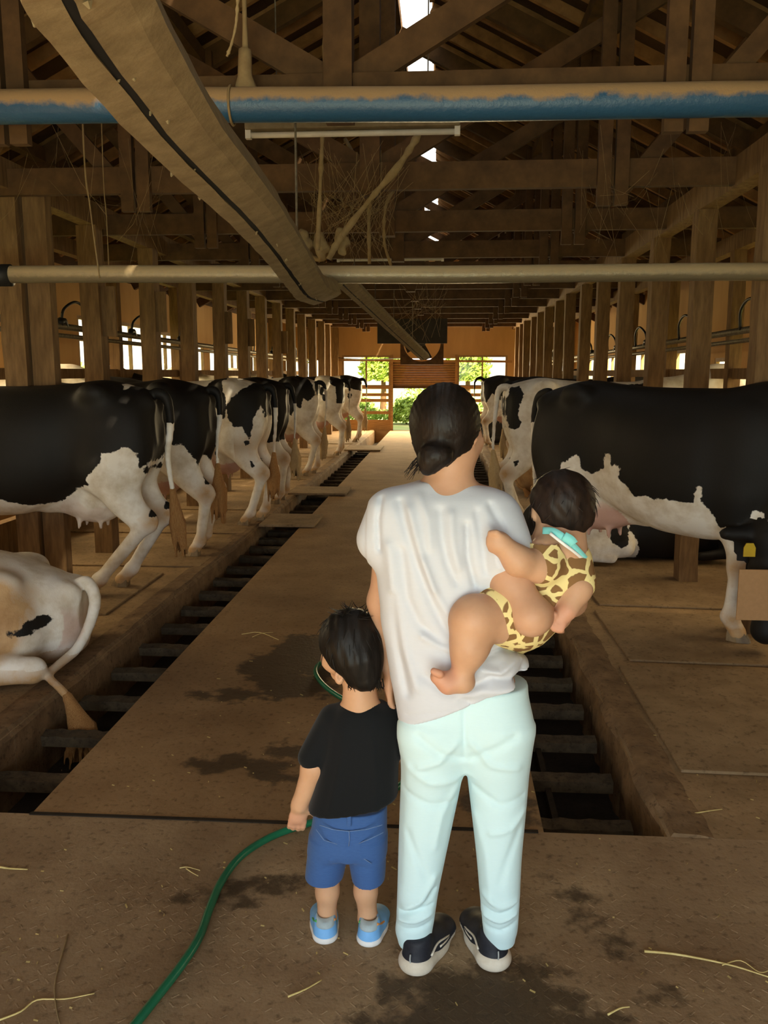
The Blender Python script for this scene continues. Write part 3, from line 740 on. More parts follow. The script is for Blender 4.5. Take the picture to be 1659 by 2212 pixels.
for x, yy, r, hgt, lab, sd in bush:
    tree = hgt > 2
    root = empty('tree' if tree else 'bush', (x, yy, -0.02)); tag(root, lab, 'tree' if tree else 'bush', 'greenery outside the barn')
    m_ = leaf_mesh(sd, 1500 if not tree else 2600, r, r * 0.8, hgt * (0.9 if not tree else 0.55), 0.075 if not tree else 0.14)
    o = m_.build('foliage', M_LEAF, root); o['kind'] = 'stuff'
    if tree: o.location = (0, 0, hgt * 0.3)
    MB().tube([(0, 0, 0), (0.03, 0, hgt * 0.25), (0, 0.02, hgt * 0.5)], [0.04 * hgt, 0.03 * hgt, 0.02 * hgt], 8).build('trunk' if tree else 'stem', M_BEAM, root)
# ================================================================== FITTINGS
# thick blue pipe across the barn
bp = MB().tube([(-3.4, 0, 0), (-1.5, 0, 0.006), (0, 0, -0.004), (1.2, 0, 0.004), (2.9, 0, 0)], 0.074, 20).build('blue_pipe', blue_pipe_mat(), None, True)
bp.location = (0, 4.06, float(PY(830, 226, 4.06)[2])); bp.rotation_euler = (0, 0, 0.035); tag(bp, 'thick blue pipe caked with dust crossing overhead', 'pipe')
hg = empty('pipe_hanger', (0, 0, 0), bp)
def lump(pts, rs): return MB().tube(smooth_path(pts, 5), list(np.interp(np.linspace(0, 1, (len(pts) - 1) * 5 + 1), np.linspace(0, 1, len(rs)), rs)), 9)
b0 = PY(530, 190, 4.05)
o = lump([b0 + np.array([0, 0.02, 1.6]), b0 + np.array([0, 0.02, 0.27]), b0 + np.array([0, 0.01, 0.16]), b0 + np.array([0.0, 0, 0.05]), b0 + np.array([0, 0.02, -0.04])], [0.007, 0.011, 0.030, 0.034, 0.07]).build('hanging_cable', M_COB, None, True); tag(o, 'dust caked cable hanging onto the blue pipe', 'cable')
bpy.data.objects.remove(hg)
o = MB().tube([PY(1222, 195, 4.3), PY(1223, 155, 4.3)], [0.012, 0.006], 7).build('dust_stub', M_COB, bp); 
o.parent = None; o.location = (0, 0, 0); tag(o, 'short dusty stub standing up from the blue pipe', 'stub')
cl = MB().tube([(x, 0.081 * math.cos(a), 0.081 * math.sin(a)) for x, a in [(0, 2 * math.pi * k / 18) for k in range(19)]], 0.006, 6).build('clamp', M_COB, bp, True)
cl.location = (PY(528, 225, 4.28)[0], 0, 0)
# galvanised pipe lower and farther
gp = MB().tube([(-4.3, 0, 0.0), (-2, 0, 0.006), (0, 0, -0.006), (1.5, 0, 0.004), (3.3, 0, 0)], 0.050, 20).build('galvanised_pipe', galv_mat(), None, True)
gp.location = (0, 5.12, float(PY(830, 592, 5.12)[2])); gp.rotation_euler = (0, 0, 0.035); tag(gp, 'dusty galvanised pipe crossing the barn below the blue one', 'pipe')
cp = MB().tube([(-0.10, 0, 0), (0.10, 0, 0)], 0.064, 16).build('coupling', M_RUBBER, gp, True); cp.location = (PY(5, 600, 5.12)[0], 0, 0.0)

# conveyor rail: a folded sheet channel with a slot, running down the barn
def channel(name, pts, w, h, lab, m=M_DUST, slot=0.33, roll=0.35):
    root = empty(name); tag(root, lab, 'rail', 'overhead conveyor rails')
    pts = smooth_path(pts, 6); rg = random.Random(5)
    prof = [(-.5, .5), (.5, .5), (.5, -.38), (.30, -.5), (-slot * .35, -.5), (-slot * .35, -.36), (-slot * .62, -.36), (-slot * .62, -.5), (-.5, -.42)]
    def sweep(prof, jit):
        vs = []; fs = []; n = len(prof)
        for i, p in enumerate(pts):
            d = Vector(pts[min(i + 1, len(pts) - 1)] - pts[max(i - 1, 0)]).normalized(); x = d.cross(Vector((0, 0, 1))).normalized(); u = x.cross(d)
            c, s_ = math.cos(roll), math.sin(roll); x, u = x * c + u * s_, u * c - x * s_
            for a, b in prof:
                vs.append(Vector(p) + x * (a * w + rg.uniform(-jit, jit)) + u * (b * h + rg.uniform(-jit, jit)))
        for i in range(len(pts) - 1):
            for q in range(n):
                a, b = i * n + q, i * n + (q + 1) % n; fs.append((a, a + n, b + n, b))
        fs += [tuple(reversed(range(n))), tuple((len(pts) - 1) * n + q for q in range(n))]
        return MB().add(vs, fs[::1])
    sweep(prof, 0.002).build('channel', m, root)
    sweep([(-slot * .33, -.37), (-slot * .64, -.37), (-slot * .64, -.46), (-slot * .33, -.46)], 0.0).build('slot', M_SLOT, root)
    lm = MB()
    for i in range(60):
        k = rg.randrange(2, len(pts) - 1); p = Vector(pts[k]); d = Vector(pts[k] - pts[k - 1]).normalized(); x = d.cross(Vector((0, 0, 1))).normalized()
        q = p - d * rg.uniform(0, .1) + x * w * rg.uniform(-.52, .1) + Vector((0, 0, -h * .5 + rg.uniform(-.004, .01)))
        lm.tube([q, q + Vector((rg.uniform(-.004, .004), rg.uniform(-.008, .008), -rg.uniform(.004, .014)))], [rg.uniform(.004, .009), .002], 5)
    o = lm.build('dust_clumps', m, root); o['kind'] = 'stuff'
    for yy in [t for t in TRUSS_Y if pts[0][1] < t < pts[-1][1] and t > 3]:
        k = int(np.argmin([abs(p[1] - yy) for p in pts])); p = Vector(pts[k]); MB().tube([p + Vector((0, 0, h * .4)), Vector((p.x, yy, 2.86))], 0.006, 6).build('hanger_rod', M_STEEL, root)
    return root
ch = channel('conveyor_rail', [PZ(150, -140, 2.17), PZ(202, 0, 2.17), PZ(393, 275, 2.17), PZ(540, 440, 2.16), PZ(608, 530, 2.14), PZ(648, 590, 2.09), PZ(672, 622, 2.055), PZ(704, 634, 2.06)], 0.175, 0.085, 'big dusty slotted rail slanting across the upper left')
channel('conveyor_rail', [PY(745, 606, 8.6), PY(800, 660, 10.5), PY(860, 718, 13.0), PY(918, 772, 16.0)], 0.17, 0.08, 'smaller slotted rail in the middle pointing at the round fan frame')

# hanging ropes, chains and braces wrapped in cobweb
def rope(pts, r, lab, cat='rope', nm='dusty_rope', m=M_COB):
    q = smooth_path(pts, 6); rg = random.Random(len(lab) * 7)
    o = MB().tube(q, [r * rg.uniform(0.7, 1.45) for _ in q], 6).build(nm, m, None, True); return tag(o, lab, cat, 'dust covered ropes and rods under the roof')
rope([PY(703, 0, 5.2), PY(700, 190, 5.2), PY(696, 300, 5.2), PY(692, 400, 5.2), PY(686, 540, 5.2)], 0.013, 'dusty rope hanging straight down left of the middle')
rope([PY(905, 290, 5.4), PY(860, 360, 5.4), PY(800, 430, 5.4), PY(735, 515, 5.4), PY(710, 560, 5.4)], 0.020, 'slanting dust caked rod below the strip lamp')
rope([PY(800, 300, 6.0), PY(802, 390, 6.0), PY(797, 470, 6.0), PY(798, 570, 6.0)], 0.012, 'dusty rope hanging beside the slanting rod')
rope([PY(615, 490, 5.8), PY(650, 530, 5.8), PY(690, 560, 5.7), PY(735, 520, 5.7)], 0.016, 'sagging dusty cord joining the big rail end')
rope([np.array((-2.02, 5.0, 4.42)), PY(180, 300, 5.0), PY(195, 450, 5.0), PY(215, 600, 5.0)], 0.004, 'thin string hanging on the far left')
rope([np.array((-2.15, 5.6, 4.35)), PY(222, 350, 5.6), PY(230, 470, 5.6), PY(236, 600, 5.6)], 0.003, 'very thin string just right of the far left string')
rope([PY(514, -10, 2.6), PY(510, 50, 2.6), PY(500, 95, 2.6), PY(490, 122, 2.6)], 0.0045, 'frayed pale straw rope end dangling at the top edge', m=M_STRAW2)
rope([PY(845, 575, 6.6), PY(830, 520, 6.6), PY(835, 440, 6.6), PY(870, 390, 6.6)], 0.010, 'curved dusty cord right of the slanting rod')
rope([PY(780, 300, 6.2), PY(800, 390, 6.2), PY(745, 300, 6.3)], 0.010, 'forked cobweb cord under the strip lamp')
# cobweb veils: fine threads, uncountable
cb = MB(); rg = random.Random(21)
for i in range(105):
    a = PY(rg.uniform(640, 900), rg.uniform(300, 420), rg.uniform(5.2, 6.6)); b = PY(rg.uniform(660, 860), rg.uniform(430, 580), rg.uniform(5.2, 6.6))
    md = (a + b) / 2 + np.array([rg.uniform(-.05, .05), 0, -rg.uniform(0, .08)])
    cb.tube([a, md, b], 0.0011, 3, False)
for i in range(34):
    a = PY(rg.uniform(830, 970), rg.uniform(600, 660), rg.uniform(9, 12)); b = PY(rg.uniform(830, 960), rg.uniform(650, 750), rg.uniform(9, 12)); cb.tube([a, (a + b) / 2 + np.array([rg.uniform(-.1, .1), 0, -.05]), b], 0.0016, 3, False)
for i in range(60):
    x = rg.choice((rg.uniform(0, 420), rg.uniform(1230, 1600))); a = PY(x, rg.uniform(260, 420), rg.uniform(5, 7)); b = PY(x + rg.uniform(-120, 120), rg.uniform(400, 600), rg.uniform(5, 7)); cb.tube([a, (a + b) / 2 + np.array([0, 0, -.06]), b], 0.0009, 3, False)
o = cb.build('cobwebs', M_COB); tag(o, 'tangle of dusty cobweb threads hanging under the roof', 'cobweb', kind='stuff')
# dust bags: cobweb lumps
for i, (x, yy, Y, r, lab) in enumerate(((655, 530, 5.6, 0.05, 'lump of dusty web beside the end of the big rail'), (735, 525, 5.5, 0.045, 'lump of dusty web at the foot of the slanting rod'), (690, 535, 5.6, 0.05, 'lump of dusty web at the foot of the straight rope'))):
    f = Field(-np.full(3, .14), np.full(3, .14), 0.008); f.cone((0, 0, .06), (.01, 0, -.06), r * .8, r * .5, 0).ell((.02, 0, .0), (r, r * .8, r * .7), .03)
    f.warp(lambda X, Y_, Z: 0.008 * np.sin(X * 90 + i) * np.sin(Z * 70) * np.cos(Y_ * 60))
    V, F_ = f.nets(1); o = link('dust_lump', mesh_np('dust_lump', V, F_), None, M_COB); o.location = PY(x, yy, Y); tag(o, lab, 'cobweb', 'lumps of dusty cobweb')

# strip lamps
def strip(Y, x0, x1, z, lab):
    root = empty('strip_lamp', ((x0 + x1) / 2, Y, z)); tag(root, lab, 'lamp', 'fluorescent strip lamps'); L = x1 - x0
    MB().box((0, 0, 0.035), (L, 0.07, 0.045)).build('casing', M_DUST, root, bevel=0.006)
    MB().tube([(-L / 2 + .03, 0, -0.012), (L / 2 - .03, 0, -0.012)], 0.016, 10).build('lamp_tube', M_LAMP, root, True)
    for s_ in (-1, 1): MB().box((s_ * (L / 2 - .015), 0, -0.006), (0.03, 0.035, 0.05)).build('lamp_holder', M_LAMP, root)
    for s_ in (-1, 1): MB().tube([(s_ * L * .35, 0, .05), (s_ * L * .35, 0, 1.0)], 0.004, 5).build('suspension_wire', M_STEEL, root)
strip(4.9, -1.10, 0.07, 2.905, 'long white strip lamp just below the blue pipe')
strip(9.9, -1.22, -0.02, 2.87, 'smaller white strip lamp farther back above the galvanised pipe')

# dark hanging board and round fan frame at the far end
p = PY(815, 655, 19.5); q = PY(966, 742, 19.5)
o = MB().box(((p[0] + q[0]) / 2, 19.5, (p[2] + q[2]) / 2), (q[0] - p[0], 0.04, p[2] - q[2])).build('hanging_board', M_DARK, bevel=0.01); tag(o, 'dark rectangular board hanging above the far doorway', 'board')
for s_ in (-1, 1):
    MB().tube([((p[0] + q[0]) / 2 + s_ * .6, 19.5, p[2] - .02), ((p[0] + q[0]) / 2 + s_ * .6, 19.5, 3.0)], 0.012, 6).build('hanger', M_STEEL, o)
p = PY(865, 742, 21.2); q = PY(958, 784, 21.2); fx = (p[0] + q[0]) / 2; fz = p[2] + 0.02; fr = (q[0] - p[0]) / 2
fan = empty('fan', (fx, 21.2, fz)); tag(fan, 'square fan housing with a round opening above the far doorway', 'fan')
m_ = MB(); n = 40
for yy in (-0.05, 0.05):
    for k in range(n):
        a = 2 * math.pi * k / n; c, s_ = math.cos(a), math.sin(a); e = 1 / max(abs(c), abs(s_))
        m_.v += [(fr * .86 * c, yy, fr * .86 * s_), (fr * c * e, yy, fr * s_ * e)]
for k in range(n):
    a, b = 2 * k, 2 * ((k + 1) % n); o2 = 2 * n
    m_.f += [(a, a + 1, b + 1, b), (a + o2, b + o2, b + 1 + o2, a + 1 + o2), (a, b, b + o2, a + o2), (a + 1, a + 1 + o2, b + 1 + o2, b + 1)]
m_.build('housing', M_BEAM, fan)
MB().tube([(0, -.06, 0), (0, .06, 0)], 0.09, 14).build('hub', M_DARK, fan)
for k in range(4):
    a = k * R90 + .4; d = Vector((math.cos(a), 0, math.sin(a))); w = Vector((-math.sin(a), 0, math.cos(a)))
    MB().add([d * .08 - w * .04 + Vector((0, -.03, 0)), d * fr * .8 - w * .09 + Vector((0, -.03, 0)), d * fr * .8 + w * .09 + Vector((0, .03, 0)), d * .08 + w * .05 + Vector((0, .03, 0))], [(0, 1, 2, 3), (3, 2, 1, 0)]).build('blade', M_DARK, fan)
for s_ in (-1, 1): MB().tube([(s_ * fr * .9, 0, fr), (s_ * fr * .9, 0, 3.0 - fz)], 0.012, 6).build('hanger', M_STEEL, fan)

# milk pipelines with valves and hose loops
def pipeline(x, z, y0, sgn, lab, hoses):
    root = empty('milk_pipeline', (x, y0, z)); tag(root, lab, 'pipeline', 'milk pipelines along the stalls')
    MB().tube([(0, 0, 0), (0, YF - y0 - .1, -0.12)], 0.032, 10).build('milk_pipe', M_STEEL, root, True)
    MB().tube([(-sgn * .05, 0, -0.085), (-sgn * .05, YF - y0 - .1, -0.19)], 0.022, 10).build('vacuum_pipe', M_STEEL, root, True)
    for hy in hoses:
        d = hy - y0; zz = -0.12 * d / (YF - y0)
        MB().tube([(0, d - .05, zz + .01), (0, d - .02, zz + .055), (0, d + .05, zz + .055), (0, d + .08, zz)], 0.035, 8).build('valve', M_RUBBER, root, True)
        MB().tube(smooth_path([(0, d, zz + .05), (sgn * .02, d + .03, zz + .17), (sgn * .05, d + .25, zz + .25), (sgn * .05, d + .47, zz + .17), (sgn * .03, d + .52, zz)], 5), 0.014, 7).build('hose_loop', M_RUBBER, root, True)
pipeline(OUTL + .12, 2.08, 4.2, 1, 'steel milk pipeline with rubber hose loops along the left posts', [6.3, 8.3, 10.2, 12.1, 14.0, 16.2, 18.6, 21])
pipeline(OUTR - .12, 2.00, 4.2, -1, 'steel milk pipeline with rubber hose loops along the right posts', [5.9, 7.4, 9.4, 11.6, 13.6, 15.8, 18.2, 20.6])
# electric cable along the far end
o = MB().tube(smooth_path([(-3.0, YF - .3, 2.02), (-2.2, YF - .3, 1.97), (-1.2, YF - .3, 2.0)], 6), 0.012, 5).build('cable', M_RUBBER, None, True); tag(o, 'sagging cable across the window left of the far doorway', 'cable')

# green hose on the floor
hp = [PZ(270, 2240, .016), PZ(330, 2165, .016), PZ(392, 2085, .016), PZ(430, 2025, .016), PZ(452, 1965, .016), PZ(478, 1905, .016), PZ(520, 1850, .016), PZ(585, 1808, .016), PZ(665, 1779, .016), PZ(760, 1752, .016), PZ(860, 1700, .016), PZ(900, 1630, .016),
      PZ(860, 1570, .016), PZ(790, 1532, .016), PZ(730, 1503, .016), PZ(694, 1474, .016), PZ(682, 1448, .016), PZ(698, 1430, .016), PZ(745, 1424, .016), PZ(800, 1440, .016)]
o = MB().tube(smooth_path(hp, 7), 0.0125, 10).build('garden_hose', M_HOSE, None, True); tag(o, 'green garden hose snaking over the floor past the small child', 'hose')
# straws lying on the platform
def straw(px, lab, r=0.0022, m=M_STRAW):
    pts = smooth_path([PZ(x, y, 0.004) for x, y in px], 4); o = MB().tube(pts, [r * (1 - .5 * i / len(pts)) for i in range(len(pts))], 5).build('straw', m, None, True)
    return tag(o, lab, 'straw', 'straws lying on the floor')
straw([(1392, 2055), (1450, 2060), (1520, 2072), (1590, 2088), (1665, 2112)], 'long bright straw at the right edge of the platform', 0.004)
straw([(1560, 2085), (1600, 2075), (1640, 2100), (1665, 2095)], 'short split straw crossing the long bright straw', 0.002)
straw([(622, 2153), (660, 2137), (695, 2117)], 'short straight straw between the hose and the woman\'s shoe', 0.003)
straw([(-5, 2205), (45, 2185), (80, 2160), (140, 2158), (204, 2146)], 'long bent pale straw in the lower left corner', 0.003)
straw([(146, 2020), (130, 2075), (118, 2130), (122, 2180), (130, 2215)], 'dark curved stalk crossing the bent pale straw', 0.003, M_STRAW2)
straw([(-5, 1872), (20, 1876), (60, 1878)], 'pale straw at the left edge near the gutter end', 0.004)
straw([(388, 1875), (405, 1873), (432, 1880)], 'upper straw of the small pair left of the hose', 0.0022)
straw([(402, 1876), (415, 1885), (428, 1892)], 'lower straw of the small pair left of the hose', 0.0022)
straw([(522, 1370), (560, 1366), (602, 1382)], 'thin straw on the aisle left of the child\'s head', 0.003)
straw([(545, 1376), (565, 1368), (590, 1366)], 'thin straw crossing another one on the aisle', 0.002)
straw([(1313, 2192), (1340, 2178), (1360, 2175)], 'small straw at the bottom right of the wet patch', 0.003)
straw([(1470, 1762), (1530, 1752), (1560, 1748)], 'straw on the ledge right of the right gutter', 0.003)
# crumbs: uncountable bits
cr = MB(); rg = random.Random(5)
for i in range(420):
    x, y = rg.uniform(-1.3, 1.3), rg.uniform(1.75, 4.6)
    if y > YE and (AR < x < GR + .1): continue
    if y > YE and x < AL: continue
    a = rg.uniform(0, 3.1); L = rg.uniform(.002, .007) * (2.0 if rg.random() < .12 else 1); w_ = rg.uniform(.0008, .002); c, s_ = math.cos(a), math.sin(a)
    cr.add([(x - L * c - w_ * s_, y - L * s_ + w_ * c, .0015), (x + L * c - w_ * s_, y + L * s_ + w_ * c, .0015), (x + L * c + w_ * s_, y + L * s_ - w_ * c, .004), (x - L * c + w_ * s_, y - L * s_ - w_ * c, .004)], [(0, 1, 2, 3), (3, 2, 1, 0)])
o = cr.build('chaff', M_STRAW); tag(o, 'scattered chaff and bits of straw on the floor', 'chaff', kind='stuff')
# ================================================================== COWS
def cow_mat():
    m = bpy.data.materials.new('holstein coat'); nt, n, l = nodes_of(m); b = n['Principled BSDF']
    tc = n.new('ShaderNodeTexCoord')
    f = noise(nt, 26, 5, 0.7, tc.outputs['Object']); f2 = noise(nt, 7, 4, 0.6, tc.outputs['Object']); fh = noise(nt, 160, 2, 0.5, tc.outputs['Object'], (1, 1, 0.35))
    white = ramp(nt, f2, [(0.30, (0.58, 0.49, 0.36)), (0.60, (0.84, 0.79, 0.70))])
    tan = ramp(nt, f2, [(0.35, (0.36, 0.20, 0.08)), (0.65, (0.55, 0.35, 0.17))])
    white = mix_color(nt, edge_mask(nt, attr(nt, 'dirt'), 14, 0.10, 0.06), white, tan)
    k = edge_mask(nt, attr(nt, 'patch'), 26, 0.05, 0.006)
    base = mix_color(nt, k, white, mix_color(nt, f2, (0.006, 0.005, 0.004), (0.012, 0.010, 0.008)))
    base = mix_color(nt, attr(nt, 'pink'), base, mix_color(nt, f2, (0.52, 0.30, 0.23), (0.70, 0.46, 0.37)))
    l.new(base, b.inputs['Base Color']); b.inputs['Roughness'].default_value = 0.62; b.inputs['Specular IOR Level'].default_value = 0.25
    bump(nt, fh, 0.25, 0.004, b); return m
M_COW = cow_mat()
M_EYE = mat('dark eye', (0.01, 0.008, 0.006), None, 5, 0.1)

oR = (0.765, 6.27, 0.0); hR = -0.75
def to_local(p, o, hd, sz):
    q = (np.array(p) - np.array(o)) / sz; c, s = math.cos(hd), math.sin(hd); return np.array((q[0] * c + q[1] * s, -q[0] * s + q[1] * c, q[2]))
def build_cow(name, label, origin, heading, coat, h=0.02, legs=None, head='fwd', tail=None, switch=True, dirt=None, size=1.06, ear_tag=False, pink=1.0):
    """standing cow; local +x runs from the rump to the head. coat(P) -> signed patch field (positive = black)"""
    L = dict(hl=(0.0, 0.0), hr=(0.0, 0.0), fl=(0.0, 0.0), fr=(0.0, 0.0)); L.update(legs or {})
    hd = {'fwd': dict(n=(1.98, 0.0, 1.42), p=(2.16, 0, 1.46), m=(2.46, 0, 1.18)), 'low': dict(n=(2.02, 0.0, 1.0), p=(2.14, 0, 0.92), m=(2.44, 0, 0.60)),
          'down': dict(n=(1.80, -0.10, 0.90), p=tuple(to_local(PY(1668, 1168, 4.98), oR, hR, 1.06)), m=tuple(to_local(PY(1652, 1388, 4.90), oR, hR, 1.06)))}[head] if isinstance(head, str) else head
    f = Field((-0.32, -0.72 if head == 'down' else -0.50, 0.02), (2.62, 0.5, 1.62), h)
    body = [(-0.02, 1.30, 1.02, .10), (0.03, 1.385, 0.88, .17), (0.14, 1.42, 0.79, .215), (0.32, 1.455, 0.735, .255), (0.52, 1.435, 0.68, .275), (0.72, 1.42, 0.605, .335), (0.95, 1.415, 0.545, .37),
            (1.18, 1.415, 0.535, .35), (1.38, 1.43, 0.57, .285), (1.55, 1.415, 0.68, .22), (1.70, 1.33, 0.80, .15), (1.76, 1.25, 0.90, .09)]
    f.stack(0, [(x, 0, (t + b) / 2, w, (t - b) / 2) for x, t, b, w in body], 0, n=2.35)
    for s in (-1, 1):
        f.ell((0.34, s * 0.215, 1.375), (.09, .055, .06), .08)                    # hook bones
        f.ell((0.02, s * 0.10, 1.30), (.055, .04, .05), .06)                      # pin bones
        key = 'hl' if s < 0 else 'hr'; dx, dy = L[key]
        yk = s * 0.17
        f.ell((0.20, s * 0.155, 1.02), (.22, .115, .30), .10)                     # thigh
        f.cone((0.30, s * 0.19, 0.86), (0.05 + dx * .12, yk + s * .01, 0.545), .158, .070, .09, ((0, 1, 0), 0.75))
        hock = (-0.01 + dx * .12, yk, 0.51); fet = (0.04 + dx * .92, yk + dy * .9, 0.125); toe = (0.095 + dx, yk + dy, 0.045)
        f.ell((hock[0] - .012, hock[1], hock[2] + .02), (.058, .042, .07), .04)
        f.cone((0.13 + dx * .12, yk, 0.66), hock, .092, .056, .06, ((0, 1, 0), 0.8))
        f.cone(hock, fet, .052, .041, .03); f.ell(fet, (.053, .048, .046), .03); f.cone(fet, toe, .042, .050, .02)
        key = 'fl' if s < 0 else 'fr'; dx, dy = L[key]; yf = s * 0.15
        f.ell((1.42, s * 0.17, 1.02), (.17, .10, .29), .10)
        kn = (1.45 + dx * .5, yf, 0.425); ff = (1.43 + dx * .9, yf + dy * .9, 0.13); ft = (1.485 + dx, yf + dy, 0.045)
        f.cone((1.40, s * 0.17, 0.82), kn, .115, .060, .08, ((0, 1, 0), 0.8)); f.ell(kn, (.064, .058, .07), .03)
        f.cone(kn, ff, .049, .041, .03); f.ell(ff, (.053, .048, .046), .03); f.cone(ff, ft, .042, .050, .02)
    f.cone((0.33, 0, 0.88), (0.40, 0, 0.66), .15, .15, .06, ((0, 1, 0), 0.95)); f.ell((0.44, 0, 0.64), (.20, .145, .145), .06)   # udder
    for sx in (0, 1):
        for sy in (-1, 1): f.cone((0.38 + sx * .15, sy * .065, 0.52), (0.385 + sx * .15, sy * .068, 0.455), .020, .013, .012)
    f.cone((0.75, 0, 0.62), (0.50, 0, 0.60), .06, .05, .08)
    # brisket, neck, head
    f.ell((1.62, 0, 0.80), (.14, .10, .16), .10)
    n_, p_, m_ = np.array(hd['n']), np.array(hd['p']), np.array(hd['m'])
    f.cone((1.55, 0, 1.16), n_, .235, .135, .12, ((0, 1, 0), 0.62)); f.cone((1.55, 0, 1.16), (n_ + p_) / 2, .17, .12, .1, ((0, 1, 0), .7))
    f.cone(n_, p_, .125, .115, .06)
    d = (m_ - p_) / np.linalg.norm(m_ - p_)
    f.cone(p_, p_ + d * .22, .112, .092, .05); f.cone(p_ + d * .2, m_ - d * .06, .088, .066, .05); f.ell(m_ - d * .05, (.075, .072, .070), .04)
    side = np.array((0, 1.0, 0)) if head != 'down' else np.array((math.cos(heading), -math.sin(heading), 0.0))
    back = -d
    for s in (-1, 1):
        e0 = p_ + side * s * .09 - d * .02; e1 = e0 + side * s * .17 + np.array((0, 0, -.02)) + back * .02
        f.cone(e0, e1, .030, .022, .03); f.ell((e0 + e1) / 2 + side * s * .03, (.05, .075, .032), .02) if head != 'down' else f.cone(e0 + side * s * .04, e0 + side * s * .15, .048, .036, .02)
        f.ell(m_ - d * .015 + side * s * .035 + np.array((0, 0, .02)), (.012, .012, .012), 0, op='s')
        f.ell(p_ + d * .16 + side * s * .088, (.03, .03, .03), .03)
    # tail
    tl = tail or [(-.02, 0, 1.37), (-.10, 0, 1.33), (-.135, 0, 1.15), (-.12, 0, .85), (-.10, 0, .62)]
    q = smooth_path(tl, 4); n = len(q); f.chain(q, [.036 - .020 * min(1, i / (n * .75)) for i in range(n)], .015)
    V, F_ = f.nets(2)
    pat = coat(V)
    ud = np.minimum(1, np.maximum(0, (0.72 - V[:, 2]) / .08)) * ((V[:, 0] > .22) & (V[:, 0] < .66) & (np.abs(V[:, 1]) < .15) & (V[:, 2] > .44)) * (np.sqrt(((V[:, 0] - .44) / .25) ** 2 + (V[:, 1] / .155) ** 2) < 1)
    mz = (np.linalg.norm(V - m_, axis=1) < .09) * 0.6 * (0 if head == 'down' else 1)
    pat = np.where(ud > .4, -1, pat); ud = ud * pink
    pat = np.where((V[:, 0] < -.045) & (V[:, 2] < 1.16) & (V[:, 2] > .3), -1, pat)
    dv = np.full(len(V), -1.0)
    knees = [(-.03, .53), (.02, .14), (1.45, .43), (1.43, .13)]
    for kx, kz in knees: dv = np.maximum(dv, 0.035 - np.hypot(V[:, 0] - kx, V[:, 2] - kz) * .6)
    dv = np.maximum(dv, 0.09 - V[:, 2] * .9)
    if dirt is not None: dv = np.maximum(dv, dirt(V))
    root = empty(name, (origin[0], origin[1], 0.0155), rz=heading); root.scale = (size,) * 3; tag(root, label, 'cow', 'dairy cows')
    link('body', mesh_np('cow_body', V, F_, {'patch': pat, 'pink': np.clip(ud + mz, 0, 1), 'dirt': dv}), root, M_COW)
    for s in (-1, 1):
        for key, bx, yk in (('hl' if s < 0 else 'hr', 0.095, s * .17), ('fl' if s < 0 else 'fr', 1.485, s * .15)):
            dx, dy = L[key]; x0, y0 = bx + dx, yk + dy
            hb = MB()
            for c in (-1, 1):                                                     # two claws
                vs = []
                for i, (z, a0, a1, w_) in enumerate(((0.0, -.045, .078, .030), (.028, -.046, .064, .029), (.062, -.044, .038, .026))):
                    vs += [(x0 + a0, y0 + c * .003, z), (x0 + a0, y0 + c * (.003 + w_ * 1.3), z), (x0 + (a0 + a1) * .6, y0 + c * (.003 + w_ * 1.4), z), (x0 + a1, y0 + c * (.012), z), (x0 + a1 * .85, y0 + c * .003, z)]
                fs = [(0, 1, 2, 3, 4)[::-1], (10, 11, 12, 13, 14)] + [(i * 5 + k, i * 5 + (k + 1) % 5, (i + 1) * 5 + (k + 1) % 5, (i + 1) * 5 + k) for i in range(2) for k in range(5)]
                hb.add(vs, fs if c > 0 else [t[::-1] for t in fs])
            hb.build('hoof', M_HOOF, root)
    if switch:
        e = np.array(q[-1]); d_ = np.array(q[-1]) - np.array(q[-3]); d_ /= np.linalg.norm(d_); g = Field(e - .42, e + .42, 0.012 if h < .019 else .018)
        dn = (d_ + np.array((0, 0, -2.2))); dn /= np.linalg.norm(dn); rg = random.Random(len(label))
        for i in range(18):
            o_ = np.array((rg.uniform(-.05, .05), rg.uniform(-.05, .05), 0)); ln = rg.uniform(.30, .42)
            g.chain([e - d_ * .08, e + dn * ln * .45 + o_ * 1.0, e + dn * ln + o_ * 1.15], [.014, .022, .008], .012)
        Vs, Fs = g.nets(1); link('tail_switch', mesh_np('tail_switch', Vs, Fs), root, M_BRUSH if ('orange' in label and 'behind' not in label) or 'nearest' in label else M_BRUSH2)
    for s in (-1, 1):
        u = Vector(p_ + d * .165 + side * s * .105); MB().tube([u - Vector(side * s * .012), u + Vector(side * s * .006)], [.018, .008], 8).build('eye', M_EYE, root, True)
    if ear_tag:
        e = Vector(p_ - side * .235 + np.array((0, 0, -.03))) + Vector(np.cross(side, d) * 0) 
        root['_ear'] = 0
    root.pop('_ear', None)
    return root, hd
def local_plane_px(origin, heading, yside, px, size=1.06):
    """pixels -> (x, z) in the cow's own side plane y=yside"""
    c, s = math.cos(heading), math.sin(heading); nrm = np.array((-s, c, 0)); p0 = np.array(origin) + nrm * yside * size; out = []
    for x, y in px:
        d = ray(x, y); t = ((p0 - _C) @ nrm) / (d @ nrm); p = _C + d * t - np.array(origin); out.append(((p[0] * c + p[1] * s) / size, p[2] / size))
    return out
def coat_from(polys_white=(), polys_black=(), base_black=True, extra=None):
    def fn(V):
        P = V[:, [0, 2]]; s = np.full(len(V), 0.5 if base_black else -0.5)
        for pw in polys_white: s = np.minimum(s, sdpoly(P, pw)) if base_black else s
        if not base_black:
            for pb in polys_black: s = np.maximum(s, -sdpoly(P, pb))
            for pw in polys_white: s = np.minimum(s, sdpoly(P, pw))
        else:
            for pb in polys_black: s = np.maximum(s, -sdpoly(P, pb))
        if extra is not None: s = extra(V, s)
        return s
    return fn
